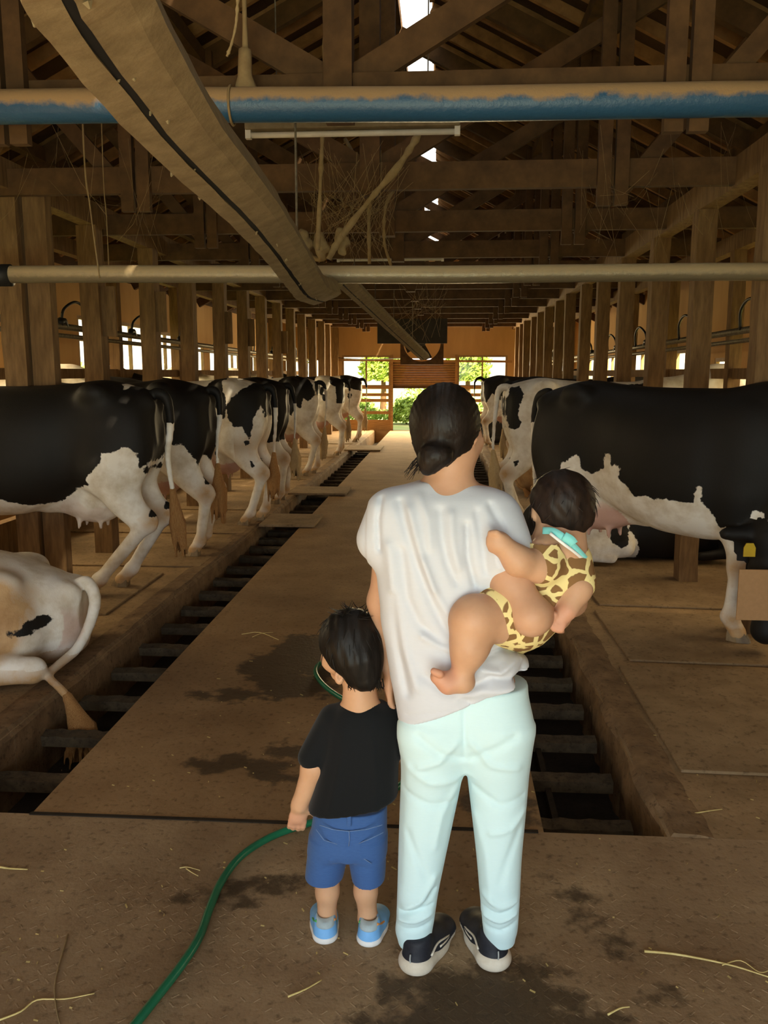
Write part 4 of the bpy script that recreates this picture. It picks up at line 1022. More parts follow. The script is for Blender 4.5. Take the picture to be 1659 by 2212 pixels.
PI = math.pi
# ---- near black cow on the left (side on, rump towards the aisle)
oA = (-2.06, 6.02, 0.0); hA = PI + 0.03
wA = local_plane_px(oA, hA, 0.30, [(-900, 1085), (0, 1085), (60, 1102), (115, 1096), (150, 1066), (192, 1052), (183, 1043), (202, 1018), (218, 1005), (216, 982), (240, 984), (262, 970), (278, 976), (290, 985), (292, 1018), (308, 1008), (326, 980), (346, 984), (332, 994), (323, 1010), (330, 1040), (322, 1090), (312, 1120), (330, 1150), (470, 1150), (470, 1400), (-900, 1400)])
tA = local_plane_px(oA, hA, 0.12, [(252, 826), (290, 828), (330, 820), (396, 846), (360, 836), (320, 832), (280, 836), (270, 848)])
bA = local_plane_px(oA, hA, 0.25, [(304, 1018), (312, 1016), (316, 1026), (310, 1032), (303, 1026)])
cowA, _ = build_cow('cow', 'big black cow with white belly and legs nearest on the left', oA, hA,
    coat_from([wA, tA], [bA], True, lambda V, s: np.where((V[:, 2] < .55) & (V[:, 0] < .8), -.3, s)), h=0.0145,
    legs=dict(hr=(0.36, 0.0), hl=(0.24, 0.02)), pink=.25, tail=[(-.01, 0, 1.37), (-.08, 0, 1.34), (-.10, -.02, 1.18), (-.06, -.06, .94), (-.06, -.12, .74), (-.07, -.16, .62)])
# ---- second black cow
oB = (-2.06, 7.45, 0.0); hB = PI - 0.04
wB = local_plane_px(oB, hB, 0.25, [(355, 972), (372, 965), (395, 962), (415, 990), (440, 1050), (470, 1100), (480, 1400), (100, 1400), (100, 1060), (300, 1055), (340, 1010)])
build_cow('cow', 'black cow with white hind legs just behind the nearest left cow', oB, hB, coat_from([wB, [(1.3, 1.36), (1.8, 1.5), (1.7, 1.2)]], [], True, lambda V, s: np.where(V[:, 2] < .6, -.3, s)), h=0.018, legs=dict(hr=(0.02, 0.0), hl=(0.08, 0)),
    tail=[(-.01, 0, 1.37), (-.08, 0, 1.33), (-.09, 0, 1.15), (-.05, -.02, .9), (-.06, .0, .66)])
# ---- patched cow with orange switch
oC = (-1.88, 9.0, 0.0); hC = PI - 0.05
bC = [local_plane_px(oC, hC, 0.25, p) for p in (
    [(490, 880), (500, 862), (520, 845), (545, 825), (600, 822), (620, 850), (600, 960), (585, 945), (580, 905), (566, 905), (560, 880), (548, 905), (540, 950), (536, 948), (524, 925), (508, 925), (493, 905)],
    [(455, 815), (480, 820), (482, 850), (490, 870), (490, 905), (480, 910), (470, 885), (448, 885), (440, 840)], [(528, 955), (536, 953), (540, 962), (532, 966)], [(540, 998), (548, 1002), (549, 1010), (543, 1014)], [(455, 914), (464, 918), (462, 942), (450, 938)], [(572, 952), (582, 955), (580, 972), (570, 968)])]
build_cow('cow', 'white cow with large black patches and an orange tail switch', oC, hC, coat_from([], bC + [[(1.0, 1.6), (1.7, 1.6), (1.75, .9), (1.2, 1.0)]], False), h=0.018, legs=dict(hr=(0.10, 0.0), hl=(0.02, 0.04)),
    tail=[(-.01, 0, 1.37), (-.08, 0, 1.33), (-.10, 0, 1.1), (-.08, 0, .8), (-.07, .0, .62)], dirt=lambda V: np.where((V[:, 0] < .25) & (V[:, 2] > .55), 0.0 - np.abs(V[:, 2] - .8) * .2, -1))
# ---- dark rump behind it
oD = (-1.95, 10.5, 0); build_cow('cow', 'black cow with a pale hanging tail behind the orange tailed one', oD, PI, coat_from([[(-.5, .75), (.6, .7), (1.8, .66), (2.2, .0), (-.5, 0)], [(.9, 1.5), (1.2, 1.5), (1.15, 1.2), (.95, 1.1)]], []), h=0.024,
    tail=[(-.01, 0, 1.37), (-.08, 0, 1.32), (-.12, .02, 1.1), (-.11, .02, .8), (-.11, .0, .66)])
# ---- white cow with a black saddle
oE = (-1.98, 13.4, 0); bE = [local_plane_px(oE, PI, .28, p) for p in ([(610, 815), (650, 812), (670, 830), (680, 855), (665, 870), (655, 862), (650, 885), (640, 880), (630, 900), (615, 895), (590, 900), (560, 860)], [(672, 815), (720, 812), (706, 848), (690, 840), (688, 870), (680, 850)])]
build_cow('cow', 'white cow with a black saddle and white legs, middle of the left row', oE, PI, coat_from([], bE, False), h=0.024, legs=dict(hr=(0.08, 0), hl=(0, 0)))
oF = (-1.98, 16.8, 0); build_cow('cow', 'white cow with a black rump patch and round black spots', oF, PI, coat_from([], [[(-.2, 1.6), (.25, 1.6), (.2, 1.3), (.1, 1.25), (.08, .95), (-.2, .95)], [(.45, 1.6), (1.3, 1.6), (1.3, 1.15), (.8, 1.15), (.5, 1.3)], [(.25, 1.12), (.35, 1.12), (.33, 1.0), (.27, 1.0)], [(.30, 1.25), (.42, 1.25), (.38, 1.1), (.33, 1.1)]], False), h=0.026)
oG = (-1.96, 20.2, 0); build_cow('cow', 'white legged cow with a black rump, farthest on the left', oG, PI, coat_from([], [[(-.2, 1.6), (.5, 1.6), (.35, 1.2), (.0, 1.12), (-.2, 1.0)], [(.16, 1.06), (.26, 1.06), (.25, .95), (.17, .95)], [(.8, 1.6), (1.8, 1.6), (1.6, .9), (1.0, .9)]], False), h=0.028)

# ---- big black cow on the right, turned a little to the camera, head lowered
oR = (0.765, 6.27, 0.0); hR = -0.75
wR = local_plane_px(oR, hR, -0.32, [(1160, 1130), (1205, 1030), (1212, 1005), (1240, 984), (1246, 1020), (1268, 1030), (1282, 1022), (1300, 1016), (1304, 985), (1318, 984), (1322, 1012), (1330, 1008), (1346, 1014), (1338, 1040), (1356, 1052), (1372, 1078), (1395, 1076), (1420, 1084), (1440, 1082), (1470, 1092), (1498, 1092), (1500, 1070), (1510, 1054), (1517, 1062), (1512, 1090), (1528, 1115), (1542, 1150), (1562, 1140), (1580, 1128), (1588, 1146), (1598, 1140), (1612, 1112), (1630, 1114), (1640, 1138), (1659, 1130), (1720, 1140), (1720, 1500), (1160, 1500)])
def coatR(V, s):
    s = np.where((V[:, 2] < .62) & (V[:, 0] > .9), -.3, s); s = np.maximum(s, np.where((V[:, 0] < .30) & (V[:, 2] > .62), .2, -1))
    p = to_local(PY(1668, 1168, 4.98), oR, hR, 1.06); m = to_local(PY(1652, 1388, 4.90), oR, hR, 1.06); sd = np.array((math.cos(hR), -math.sin(hR), 0.0)); ba = m - p
    t = (V - p) @ ba / (ba @ ba); near = np.linalg.norm(V - p - np.clip(t, 0, 1)[:, None] * ba, axis=1) < .14
    near |= (np.abs((V - p) @ sd) < .34) & (np.abs(t) < .25) & (np.abs((V - p) @ np.array((math.sin(hR), math.cos(hR), 0))) < .09) & (V[:, 2] < .72)
    blaze = np.where(t < .72, np.abs((V - p) @ sd) - .035, .1)
    return np.where(near, blaze, s)
cowR, hdR = build_cow('cow', 'big black cow with white belly, udder and front legs on the right', oR, hR, coat_from([wR], [], True, coatR), h=0.0145, head='down', legs=dict(fl=(-.04, .0), fr=(.10, 0), hl=(.1, 0)), size=1.06)
# ---- white rumped cow behind her
oS = (0.66, 9.1, 0.0); hS = 0.06
bS = [local_plane_px(oS, hS, -0.2, p) for p in ([(1105, 840), (1125, 838), (1132, 855), (1120, 880), (1118, 905), (1124, 915), (1118, 930), (1100, 930), (1090, 880)], [(1108, 1000), (1120, 995), (1118, 1006), (1110, 1012)], [(1160, 880), (1175, 850), (1205, 848), (1240, 850), (1400, 830), (1500, 900), (1400, 1000), (1200, 1000), (1170, 980), (1160, 930)])]
build_cow('cow', 'white rumped cow with a long pale tail right of the woman', oS, hS, coat_from([], bS, False), h=0.018, legs=dict(hl=(.02, 0), hr=(.12, 0)),
    tail=[(-.01, 0, 1.37), (-.09, -.02, 1.33), (-.12, -.04, 1.1), (-.14, -.06, .8), (-.12, -.06, .66)])
oT = (0.86, 18.9, 0); bT = [[(-.3, 1.6), (2, 1.6), (2, .7), (.35, .86), (.2, 1.0), (.1, 1.1), (.0, .9), (-.3, 1.0)]]
build_cow('cow', 'black cow with white hind legs and a curled tail, farthest on the right', oT, 0.25, coat_from([], bT, False), h=0.026, legs=dict(hl=(.02, 0), hr=(.05, 0)), tail=[(-.01, 0, 1.37), (-.10, 0, 1.40), (-.19, 0, 1.32), (-.20, 0, 1.05), (-.17, 0, .70)])
oU = (1.02, 13.2, 0); build_cow('cow', 'black cow of which only the back shows along the right posts', oU, 0.0, coat_from([[(-.3, .6), (2, .6), (2, 0), (-.3, 0)]], []), h=0.028)

# ---- lying cows: folded legs, belly on the floor
def lying_cow(name, label, origin, heading, coat, h, tail, dirt=None, switch=True, pinkfn=None, mirror=1):
    f = Field((-.35, -.62, -.01), (2.5, .62, 1.05), h)
    body = [(-0.02, .42, .16, .12), (.05, .47, .06, .21), (.18, .53, .0, .28), (.36, .60, -.02, .33), (.60, .65, -.03, .37), (.90, .71, -.03, .40), (1.2, .80, -.02, .37), (1.42, .82, .0, .29), (1.6, .78, .1, .2), (1.7, .68, .24, .12)]
    f.stack(0, [(x, 0, (t + b) / 2, w, (t - b) / 2) for x, t, b, w in body], 0, n=2.3)
    for s in (-1, 1):
        f.ell((.34, s * .26, .50), (.10, .06, .06), .09); f.ell((.03, s * .10, .40), (.06, .05, .06), .05)
        f.ell((.40, s * .30, .24), (.26, .15, .22), .10)                                   # thigh folded on the floor
        f.cone((.60, s * .42, .15), (.14, s * .46, .10), .10, .058, .06); f.ell((.12, s * .46, .10), (.06, .05, .06), .04)
        f.cone((.14, s * .46, .08), (.50, s * .50, .055), .046, .038, .03)
        f.cone((1.40, s * .22, .4), (1.52, s * .30, .10), .12, .06, .08); f.cone((1.52, s * .30, .08), (1.25, s * .36, .06), .05, .04, .03)
    f.ell((.12, 0, .12), (.16, .17, .11), .06)
    f.cone((1.5, 0, .58), (1.85, 0, .86), .21, .13, .12, ((0, 1, 0), .65)); f.cone((1.85, 0, .88), (2.02, 0, .9), .125, .11, .06); f.cone((2.02, 0, .9), (2.32, 0, .62), .105, .07, .05)
    for s in (-1, 1): f.cone((1.98, s * .09, .94), (1.96, s * .25, .90), .032, .022, .03)
    q = smooth_path(tail, 4); n = len(q); f.chain(q, [.036 - .017 * min(1, i / (n * .8)) for i in range(n)], .012)
    f.half((0, 0, .004), (0, 0, -1), .01) if not any(p[2] < 0 for p in tail) else None
    V, F_ = f.nets(2); pat = coat(V); dv = np.full(len(V), -1.0) if dirt is None else dirt(V)
    pk = np.zeros(len(V)) if pinkfn is None else pinkfn(V)
    root = empty(name, (origin[0], origin[1], 0.0155), rz=heading); tag(root, label, 'cow', 'dairy cows')
    link('body', mesh_np('cow_body', V, F_, {'patch': pat, 'pink': pk, 'dirt': dv}), root, M_COW)
    if switch:
        e = np.array(q[-1]); g = Field(e - .36, e + .36, .012); d_ = np.array(q[-1]) - np.array(q[-3]); d_ /= np.linalg.norm(d_); rg = random.Random(3)
        for i in range(22):
            o_ = np.array((rg.uniform(-.08, .08), rg.uniform(-.08, .08), 0)); ln = rg.uniform(.18, .30)
            g.chain([e - d_ * .05, e + (d_ * .6 + np.array((0, 0, -.5))) * ln * .5 + o_ * .7, e + (d_ * .35 + np.array((0, 0, -1))) * ln + o_ * 1.4], [.016, .018, .005], .012)
        Vs, Fs = g.nets(1); link('tail_switch', mesh_np('tail_switch', Vs, Fs), root, M_BRUSH)
    for s in (-1, 1):
        u = Vector((2.08, s * .10, .90)); MB().tube([u, u + Vector((0, s * .012, 0))], [.016, .007], 8).build('eye', M_EYE, root, True)
    return root
oL = (-2.02, 4.52, 0.0); hL = PI + 0.16
spots = [(.14, .30, .055, .03), (.20, .275, .05, .022)]
def coatL(V):
    s = np.full(len(V), -.5)
    for x, z, a, b in spots: s = np.maximum(s, np.where(V[:, 1] > 0, (1 - np.hypot((V[:, 0] - x) / a, (V[:, 2] - z) / b)) * min(a, b), -.5))
    for p in ((-.085, .03, .36), (-.10, .05, .29), (-.07, .06, .25)): s = np.maximum(s, .018 - np.linalg.norm(V - np.array(p), axis=1))
    return s
lying_cow('lying_cow', 'cream and tan cow lying at the lower left with its tail in the gutter', oL, hL, coatL, .0125,
    [(-.0, 0, .42), (-.06, .02, .43), (-.10, .08, .36), (-.09, .16, .26), (-.02, .30, .14), (.06, .44, .07), (.07, .52, .02), (-.02, .58, -.06)] if False else [(0.0, .0, .43), (-.055, .02, .44), (-.095, .05, .36), (-.08, .10, .25), (-.03, .20, .13), (.03, .32, .085), (.06, .44, .06), (-.02, .53, .02), (-.09, .56, -.05)],
    dirt=lambda V: np.maximum(np.where(V[:, 1] > .05, .27 - np.hypot((V[:, 0] - .52) * .75, (V[:, 2] - .34) * 1.1), -1), np.where(V[:, 2] < .12, .05 - V[:, 2] * .5, -1)),
    pinkfn=lambda V: np.clip(1.3 - np.hypot((V[:, 0] - .06) / .10, (V[:, 2] - .22) / .11), 0, .55) * (V[:, 0] < .2) * (np.abs(V[:, 1]) < .2))
oM = (0.92, 7.62, 0.0)
bM = [local_plane_px(oM, 0.0, -.40, p, 1.0) for p in ([(1345, 1105), (1420, 1095), (1560, 1110), (1600, 1240), (1370, 1260), (1385, 1200), (1378, 1170), (1360, 1150), (1360, 1130), (1340, 1110)], [(1315, 1150), (1325, 1130), (1350, 1128), (1358, 1150), (1350, 1175), (1335, 1183), (1318, 1172)])]
lying_cow('lying_cow', 'black and white cow lying behind the legs of the big right cow', oM, 0.0, coat_from([], bM, False), .02, [(0, 0, .43), (-.06, 0, .42), (-.10, .06, .3), (-.05, .2, .12), (.05, .35, .06)])
oN = (0.98, 12.9, 0.0)
oN = (1.02, 11.6, 0.0)
lying_cow('lying_cow', 'tan and white cow lying on straw behind the long pale tail', oN, 0.1, coat_from([], [[(.1, .9), (.45, .9), (.4, .2), (.3, .1), (.18, .4)]], False), .024, [(0, 0, .43), (-.06, 0, .42), (-.10, -.06, .3), (-.05, -.2, .12), (.05, -.35, .06)], dirt=lambda V: np.where(V[:, 0] < .9, .1, -1))
oO = (0.93, 19.9, 0.0)
lying_cow('lying_cow', 'black cow with white tail lying at the far right end', oO, 0.1, coat_from([[(-.5, .6), (.1, .6), (.02, .25), (-.5, .2)]], []), .026, [(0, 0, .43), (-.06, 0, .42), (-.10, -.06, .3), (-.05, -.2, .12), (.05, -.35, .06)])
# unidentified tan rectangle built as a board before the right cow's face; ear tag
pt = PY(1597, 1230, 4.76); pb = PY(1597, 1339, 4.76)
o = MB().box((pt[0] + .17, 4.76, (pt[2] + pb[2]) / 2), (.34, .012, pt[2] - pb[2])).build('face_board', M_TAN, bevel=.002); tag(o, 'tan rectangular board at the right edge in front of the lowered cow head', 'board')
e = PY(1586, 1200, 4.90)
inv = Matrix.LocRotScale(Vector(oR), Matrix.Rotation(hR, 3, 'Z').to_quaternion(), Vector((1, 1, 1))).inverted()
tg = MB().add([inv @ Vector((e[0] + dx, e[1] + dy, e[2] + dz)) for dy in (-.004, .004) for dx, dz in ((-.03, -.036), (.03, -.036), (.03, .012), (.018, .036), (-.018, .036), (-.03, .012))], [tuple(range(6))[::-1], tuple(range(6, 12))] + [(i, (i + 1) % 6, 6 + (i + 1) % 6, 6 + i) for i in range(6)]).build('ear_tag', M_TAG, cowR)
# ================================================================== PEOPLE
def skin_mat(name, c1, c2, red=(0.62, 0.24, 0.17)):
    m = bpy.data.materials.new(name); nt, n, l = nodes_of(m); b = n['Principled BSDF']
    f = noise(nt, 14, 5, 0.6); base = ramp(nt, f, [(0.3, c2), (0.7, c1)])
    base = mix_color(nt, attr(nt, 'blush'), base, red)
    l.new(base, b.inputs['Base Color']); b.inputs['Roughness'].default_value = 0.5; b.inputs['Specular IOR Level'].default_value = 0.3
    b.inputs['Subsurface Weight'].default_value = 0.12; b.inputs['Subsurface Radius'].default_value = (0.02, 0.008, 0.004); b.inputs['Subsurface Scale'].default_value = 0.5
    return m
M_SKIN_W = skin_mat('skin tan', (0.56, 0.32, 0.20), (0.49, 0.27, 0.16))
M_SKIN_B = skin_mat('skin baby', (0.58, 0.34, 0.21), (0.50, 0.28, 0.165))
M_SKIN_T = skin_mat('skin child', (0.62, 0.36, 0.21), (0.55, 0.31, 0.175))
def hair_mat(name, c1, c2):
    m = bpy.data.materials.new(name); nt, n, l = nodes_of(m); b = n['Principled BSDF']
    f = noise(nt, 55, 4, 0.6, None, (1, 1, 0.12)); l.new(ramp(nt, f, [(0.35, c2), (0.7, c1)]), b.inputs['Base Color'])
    b.inputs['Roughness'].default_value = 0.5; b.inputs['Specular IOR Level'].default_value = 0.22; bump(nt, f, 0.5, 0.004, b); return m
M_HAIR_W = hair_mat('black brown hair', (0.016, 0.010, 0.007), (0.007, 0.005, 0.004))
M_HAIR_B = hair_mat('dark brown hair', (0.028, 0.016, 0.011), (0.010, 0.006, 0.0045))
M_HAIR_T = hair_mat('black hair', (0.012, 0.009, 0.007), (0.005, 0.004, 0.003))
def cloth(name, c1, c2, wave=260, bmp=0.15, rough=0.85):
    m = bpy.data.materials.new(name); nt, n, l = nodes_of(m); b = n['Principled BSDF']
    f = noise(nt, wave, 2, 0.5, None, (0.25, 0.25, 1)); f2 = noise(nt, 6, 3, 0.5)
    l.new(mix_color(nt, math_n(nt, 'MULTIPLY', math_n(nt, 'ADD', f, f2), 0.5), c2, c1), b.inputs['Base Color'])
    b.inputs['Roughness'].default_value = rough; b.inputs['Specular IOR Level'].default_value = 0.15; b.inputs['Sheen Weight'].default_value = 0.1
    bump(nt, f, bmp, 0.001, b); return m
M_TEE = cloth('white jersey', (0.62, 0.64, 0.69), (0.56, 0.58, 0.63))
M_PANTS = cloth('pale mint denim', (0.63, 0.83, 0.86), (0.57, 0.77, 0.80))
M_BLACK = cloth('black cotton', (0.008, 0.009, 0.010), (0.004, 0.005, 0.006))
M_DENIM = cloth('blue denim', (0.060, 0.135, 0.34), (0.030, 0.078, 0.22), 300, 0.3)
M_SEAM = mat('denim seam', (0.16, 0.25, 0.45), (0.10, 0.17, 0.33), 80, 0.9)
M_SHOEK = mat('black shoe mesh', (0.012, 0.013, 0.018), (0.02, 0.022, 0.03), 120, 0.6)
M_SOLE = mat('off white sole', (0.72, 0.66, 0.55), (0.58, 0.50, 0.38), 25, 0.6)
M_SOLEW = mat('white sole', (0.80, 0.80, 0.78), (0.7, 0.68, 0.64), 25, 0.6)
M_TRIM = mat('grey shoe trim', (0.42, 0.44, 0.42), (0.34, 0.36, 0.35), 40, 0.6)
M_LBLUE = mat('light blue shoe', (0.20, 0.46, 0.82), (0.16, 0.40, 0.74), 30, 0.6)
M_SGREY = mat('silver grey lining', (0.42, 0.50, 0.52), (0.33, 0.40, 0.42), 40, 0.7)
M_SOCK = mat('green sock', (0.10, 0.42, 0.12), (0.06, 0.30, 0.08), 60, 0.9)
M_ORNG = mat('orange piping', (0.75, 0.33, 0.10), (0.6, 0.26, 0.08), 30, 0.6)
M_AQUA = cloth('aqua bib', (0.26, 0.72, 0.70), (0.20, 0.62, 0.62))
M_BIBW = cloth('white bib', (0.82, 0.82, 0.80), (0.74, 0.72, 0.70))
def giraffe():
    m = bpy.data.materials.new('giraffe print cotton'); nt, n, l = nodes_of(m); b = n['Principled BSDF']
    tc = n.new('ShaderNodeTexCoord'); f = noise(nt, 30, 2, 0.5, tc.outputs['Object'])
    mp = n.new('ShaderNodeVectorMath'); mp.operation = 'ADD'
    sc_ = n.new('ShaderNodeVectorMath'); sc_.operation = 'SCALE'; cmb = n.new('ShaderNodeCombineXYZ')
    for i in range(3): l.new(f, cmb.inputs[i])
    l.new(cmb.outputs[0], sc_.inputs[0]); sc_.inputs['Scale'].default_value = 0.02
    l.new(tc.outputs['Object'], mp.inputs[0]); l.new(sc_.outputs[0], mp.inputs[1])
    v = n.new('ShaderNodeTexVoronoi'); v.feature = 'DISTANCE_TO_EDGE'; v.inputs['Scale'].default_value = 23; v.inputs['Randomness'].default_value = 0.85
    l.new(mp.outputs[0], v.inputs['Vector'])
    k = math_n(nt, 'MULTIPLY', math_n(nt, 'SUBTRACT', v.outputs['Distance'], 0.115), 40, True)
    l.new(mix_color(nt, k, (0.80, 0.66, 0.30), (0.235, 0.125, 0.050)), b.inputs['Base Color'])
    b.inputs['Roughness'].default_value = 0.9; b.inputs['Specular IOR Level'].default_value = 0.1; return m
M_GIR = giraffe()
def part(name, f, m, parent, relax=1, attrs=None, org=(0, 0, 0)):
    V, F_ = f.nets(relax); a = {k: fn(V) for k, fn in (attrs or {}).items()}
    return link(name, mesh_np(name, V - np.array(org), F_, a), parent, m)
NOB = {'blush': lambda V: np.zeros(len(V))}
def sc_px(px, py, Y):
    p = PY(px, py, Y); return FPX / ((p - _C) @ _FW)          # pixels per metre there
def hand(f, wrist, palm, fdir, side, nrm, s=1.0, curl=0.4, k=0.006):
    """palm and five separate fingers; wrist->palm gives the hand axis, side points towards the thumb, nrm to the back of the hand"""
    w = np.array(wrist, float); ax = np.array(fdir, float); ax /= np.linalg.norm(ax); sd = np.array(side, float); sd -= ax * (sd @ ax); sd /= np.linalg.norm(sd)
    nm = np.array(nrm, float); nm -= ax * (nm @ ax) + sd * (nm @ sd); nm /= np.linalg.norm(nm)
    pc = w + ax * .05 * s
    f.cone(w, pc + ax * .012 * s, .024 * s, .037 * s, .02 * s, (nm, .48))
    for i, (o, ln) in enumerate(((.028, .070), (.010, .078), (-.010, .073), (-.027, .058))):
        b = pc + ax * .035 * s + sd * o * s; pts = [b]; d = ax.copy(); a = curl * .6
        for sg in (.45, .32, .25):
            d = ax * math.cos(a) - nm * math.sin(a); pts.append(pts[-1] + d * ln * sg * s); a += curl
        f.chain(pts, [.0098 * s, .0088 * s, .0078 * s, .0066 * s], k * s)
    t0 = w + ax * .022 * s + sd * .024 * s; d1 = ax * .62 + sd * .70 - nm * .25; t1 = t0 + d1 * .036 * s; t2 = t1 + (ax * .85 + sd * .35 - nm * .4) * .034 * s
    f.chain([t0, t1, t2], [.014 * s, .0105 * s, .0085 * s], .010 * s)
def face(f, c, fw, up, s, k=.01):
    """nose, brow, lips, chin and ears on a head centred at c, looking along fw"""
    c = np.array(c, float); fw = np.array(fw, float); fw /= np.linalg.norm(fw); up = np.array(up, float); up -= fw * (up @ fw); up /= np.linalg.norm(up); rt = np.cross(fw, up)
    P = lambda a, b, d: c + fw * a * s + rt * b * s + up * d * s
    f.cone(P(.088, 0, .008), P(.108, 0, -.028), .010 * s, .014 * s, k * s); f.ell(P(.094, 0, -.058), (.02 * s, .02 * s, .008 * s), .01 * s)
    f.ell(P(.084, 0, -.092), (.024 * s,) * 3, .03 * s)
    for q in (-1, 1):
        f.ell(P(.083, q * .032, .004), (.013 * s,) * 3, .008 * s, op='s'); f.ell(P(.085, q * .031, .004), (.011 * s,) * 3, .004 * s)
        f.ell(P(.070, q * .042, -.035), (.028 * s,) * 3, .03 * s)
        e = P(-.005, q * .080, -.012)
        f.ell(e, (.016 * s, .012 * s, .030 * s), .008 * s); f.ell(e + rt * q * .010 * s + fw * .003 * s, (.007 * s, .006 * s, .015 * s), .003 * s, op='s')
    return P

# ---------------------------------------------------------------- the woman
YW = 2.17
W = lambda x, y, dy=0.0: PY(x, y, YW + dy)
def stackpx(f, rows, Y, k=0.0, n=2.0, op='u'):
    """rows: py, left px, right px, centre dy, half depth (m)"""
    lv = []
    for py, l, r, dy, b in rows:
        a0, a1 = PY(l, py, Y + dy), PY(r, py, Y + dy); lv.append(((a0[2] + a1[2]) / 2, (a0[0] + a1[0]) / 2, Y + dy, (a1[0] - a0[0]) / 2, b))
    return f.stack(2, lv, k, op, n)
woman = empty('person', (0.05, YW, 0)); tag(woman, 'woman in white t-shirt and pale mint trousers carrying a baby, seen from behind', 'person')
WO = np.array(woman.location)
f = Field((-.30, 1.90, 0.03), (.42, 2.62, 1.62), 0.0062)
hc = W(963, 921, 0.01); fwd = np.array((math.sin(.50), math.cos(.50), -.10))
f.ell(hc, (.076, .092, .094), 0, Matrix.Rotation(-.50, 3, 'Z')); f.ell(hc + np.array((.012, .025, -.05)), (.062, .074, .075), .04, Matrix.Rotation(-.50, 3, 'Z'))
face(f, hc, fwd, (0, 0, 1), 1.0)
f.cone(W(978, 985, 0.005), W(962, 1075, -0.01), .054, .062, .04)
f.cone(W(880, 1100, 0), W(1045, 1100, 0), .06, .06, .05)
stackpx(f, [(1090, 870, 1060, 0, .07), (1200, 850, 1085, 0, .09), (1350, 870, 1075, 0, .085), (1500, 875, 1120, 0, .095), (1600, 885, 1125, 0, .09)], YW, .06)
f.chain([W(848, 1125, 0), W(838, 1190, .01), W(826, 1300, .05), W(843, 1435, .08)], [.040, .038, .036, .026], .03)                      # left arm hanging
hand(f, W(842, 1432, .08), None, W(842, 1520, .085) - W(842, 1432, .08), (0, 1, 0), (-1, 0, 0), .95, .25)
f.chain([W(1072, 1125, -.03), W(1100, 1250, -.10), W(1146, 1328, -.15)], [.052, .048, .042], .03); f.ell(W(1149, 1334, -.15), (.039, .039, .039), .02)
f.chain([W(1149, 1330, -.145), W(1196, 1326, -.03), W(1236, 1300, .10), W(1240, 1275, .22)], [.042, .039, .034, .027], .03)                # right arm bent under the baby
hand(f, W(1240, 1275, .22), None, (-.8, .25, .1), (0, .3, 1), (.3, 1, 0), .95, .5)
for l in ([(975, 1560), (930, 1600), (905, 1850), (893, 2030)], [(1050, 1560), (1075, 1600), (1080, 1850), (1080, 2025)]):
    f.chain([W(*l[0]), W(*l[1]), W(l[2][0], l[2][1], -.01), W(l[3][0], l[3][1], .012)], [.08, .060, .036, .028], .04)
part('body', f, M_SKIN_W, woman, 1, {'blush': lambda V: np.clip(.5 - np.linalg.norm(V - (hc + fwd * .06), axis=1) * 4, 0, .25)}, WO)
for s in (-1, 1):
    e = hc + fwd * .088 + np.cross(fwd, (0, 0, 1)) * s * .031; MB().tube([Vector(e - WO), Vector(e + fwd * .010 - WO)], [.009, .003], 8).build('eye', M_EYE, woman, True)
# hair: tied into a low bun
f = Field(hc - .2, hc + .2, 0.0050)
f.ell(hc + np.array((-.003, -.018, .012)), (.090, .099, .099), 0); f.ell(hc + np.array((-.012, -.035, -.05)), (.062, .060, .055), .03)
f.ell(W(941, 984, -.098), (.043, .034, .033), .012); f.ell(W(926, 1003, -.095), (.026, .026, .028), .015); f.stroke([W(905, 952, -.1), W(945, 958, -.12), W(985, 950, -.1)], .008, -.006)
cut = hc + fwd * .060; f.half(cut + np.array((0, 0, .03)), fwd * .95 + np.array((0, 0, -.35)), .01)
f.ell(W(1022, 972, .03), (.045, .06, .055), .01, op='s'); f.ell(W(1000, 1012, -.03), (.034, .05, .040), .012, op='s')
f.warp(lambda X, Y_, Z: 0.0014 * np.sin(np.arctan2(X - hc[0] + .02, Z - hc[2] + .09) * 70))
hair = part('hair', f, M_HAIR_W, woman, 1, None, WO)
wb = MB(); rg = random.Random(9)
for i in range(26):
    a = W(915 + rg.uniform(-8, 20), 985 + rg.uniform(-6, 14), -.08); b = W(878 + rg.uniform(-8, 26), 1015 + rg.uniform(-14, 22), -.09 + rg.uniform(-.02, .02)); m_ = (a + b) / 2 + np.array((0, 0, rg.uniform(.0, .02)))
    wb.tube([Vector(p - WO) for p in smooth_path([a, m_, b], 3)], [.0016, .0016, .0014, .0013, .001, .0008, .0005], 4, False)
for a, m_, b in (((1030, 905), (1040, 918), (1044, 938)), ((1028, 900), (1038, 915), (1040, 930)), ((1034, 935), (1040, 925), (1043, 945))):
    wb.tube([Vector(W(*p, .02) - WO) for p in (a, m_, b)], [.0022, .0018, .0006], 4, False)
wb.build('loose_strands', M_HAIR_W, hair, True)['kind'] = 'stuff'
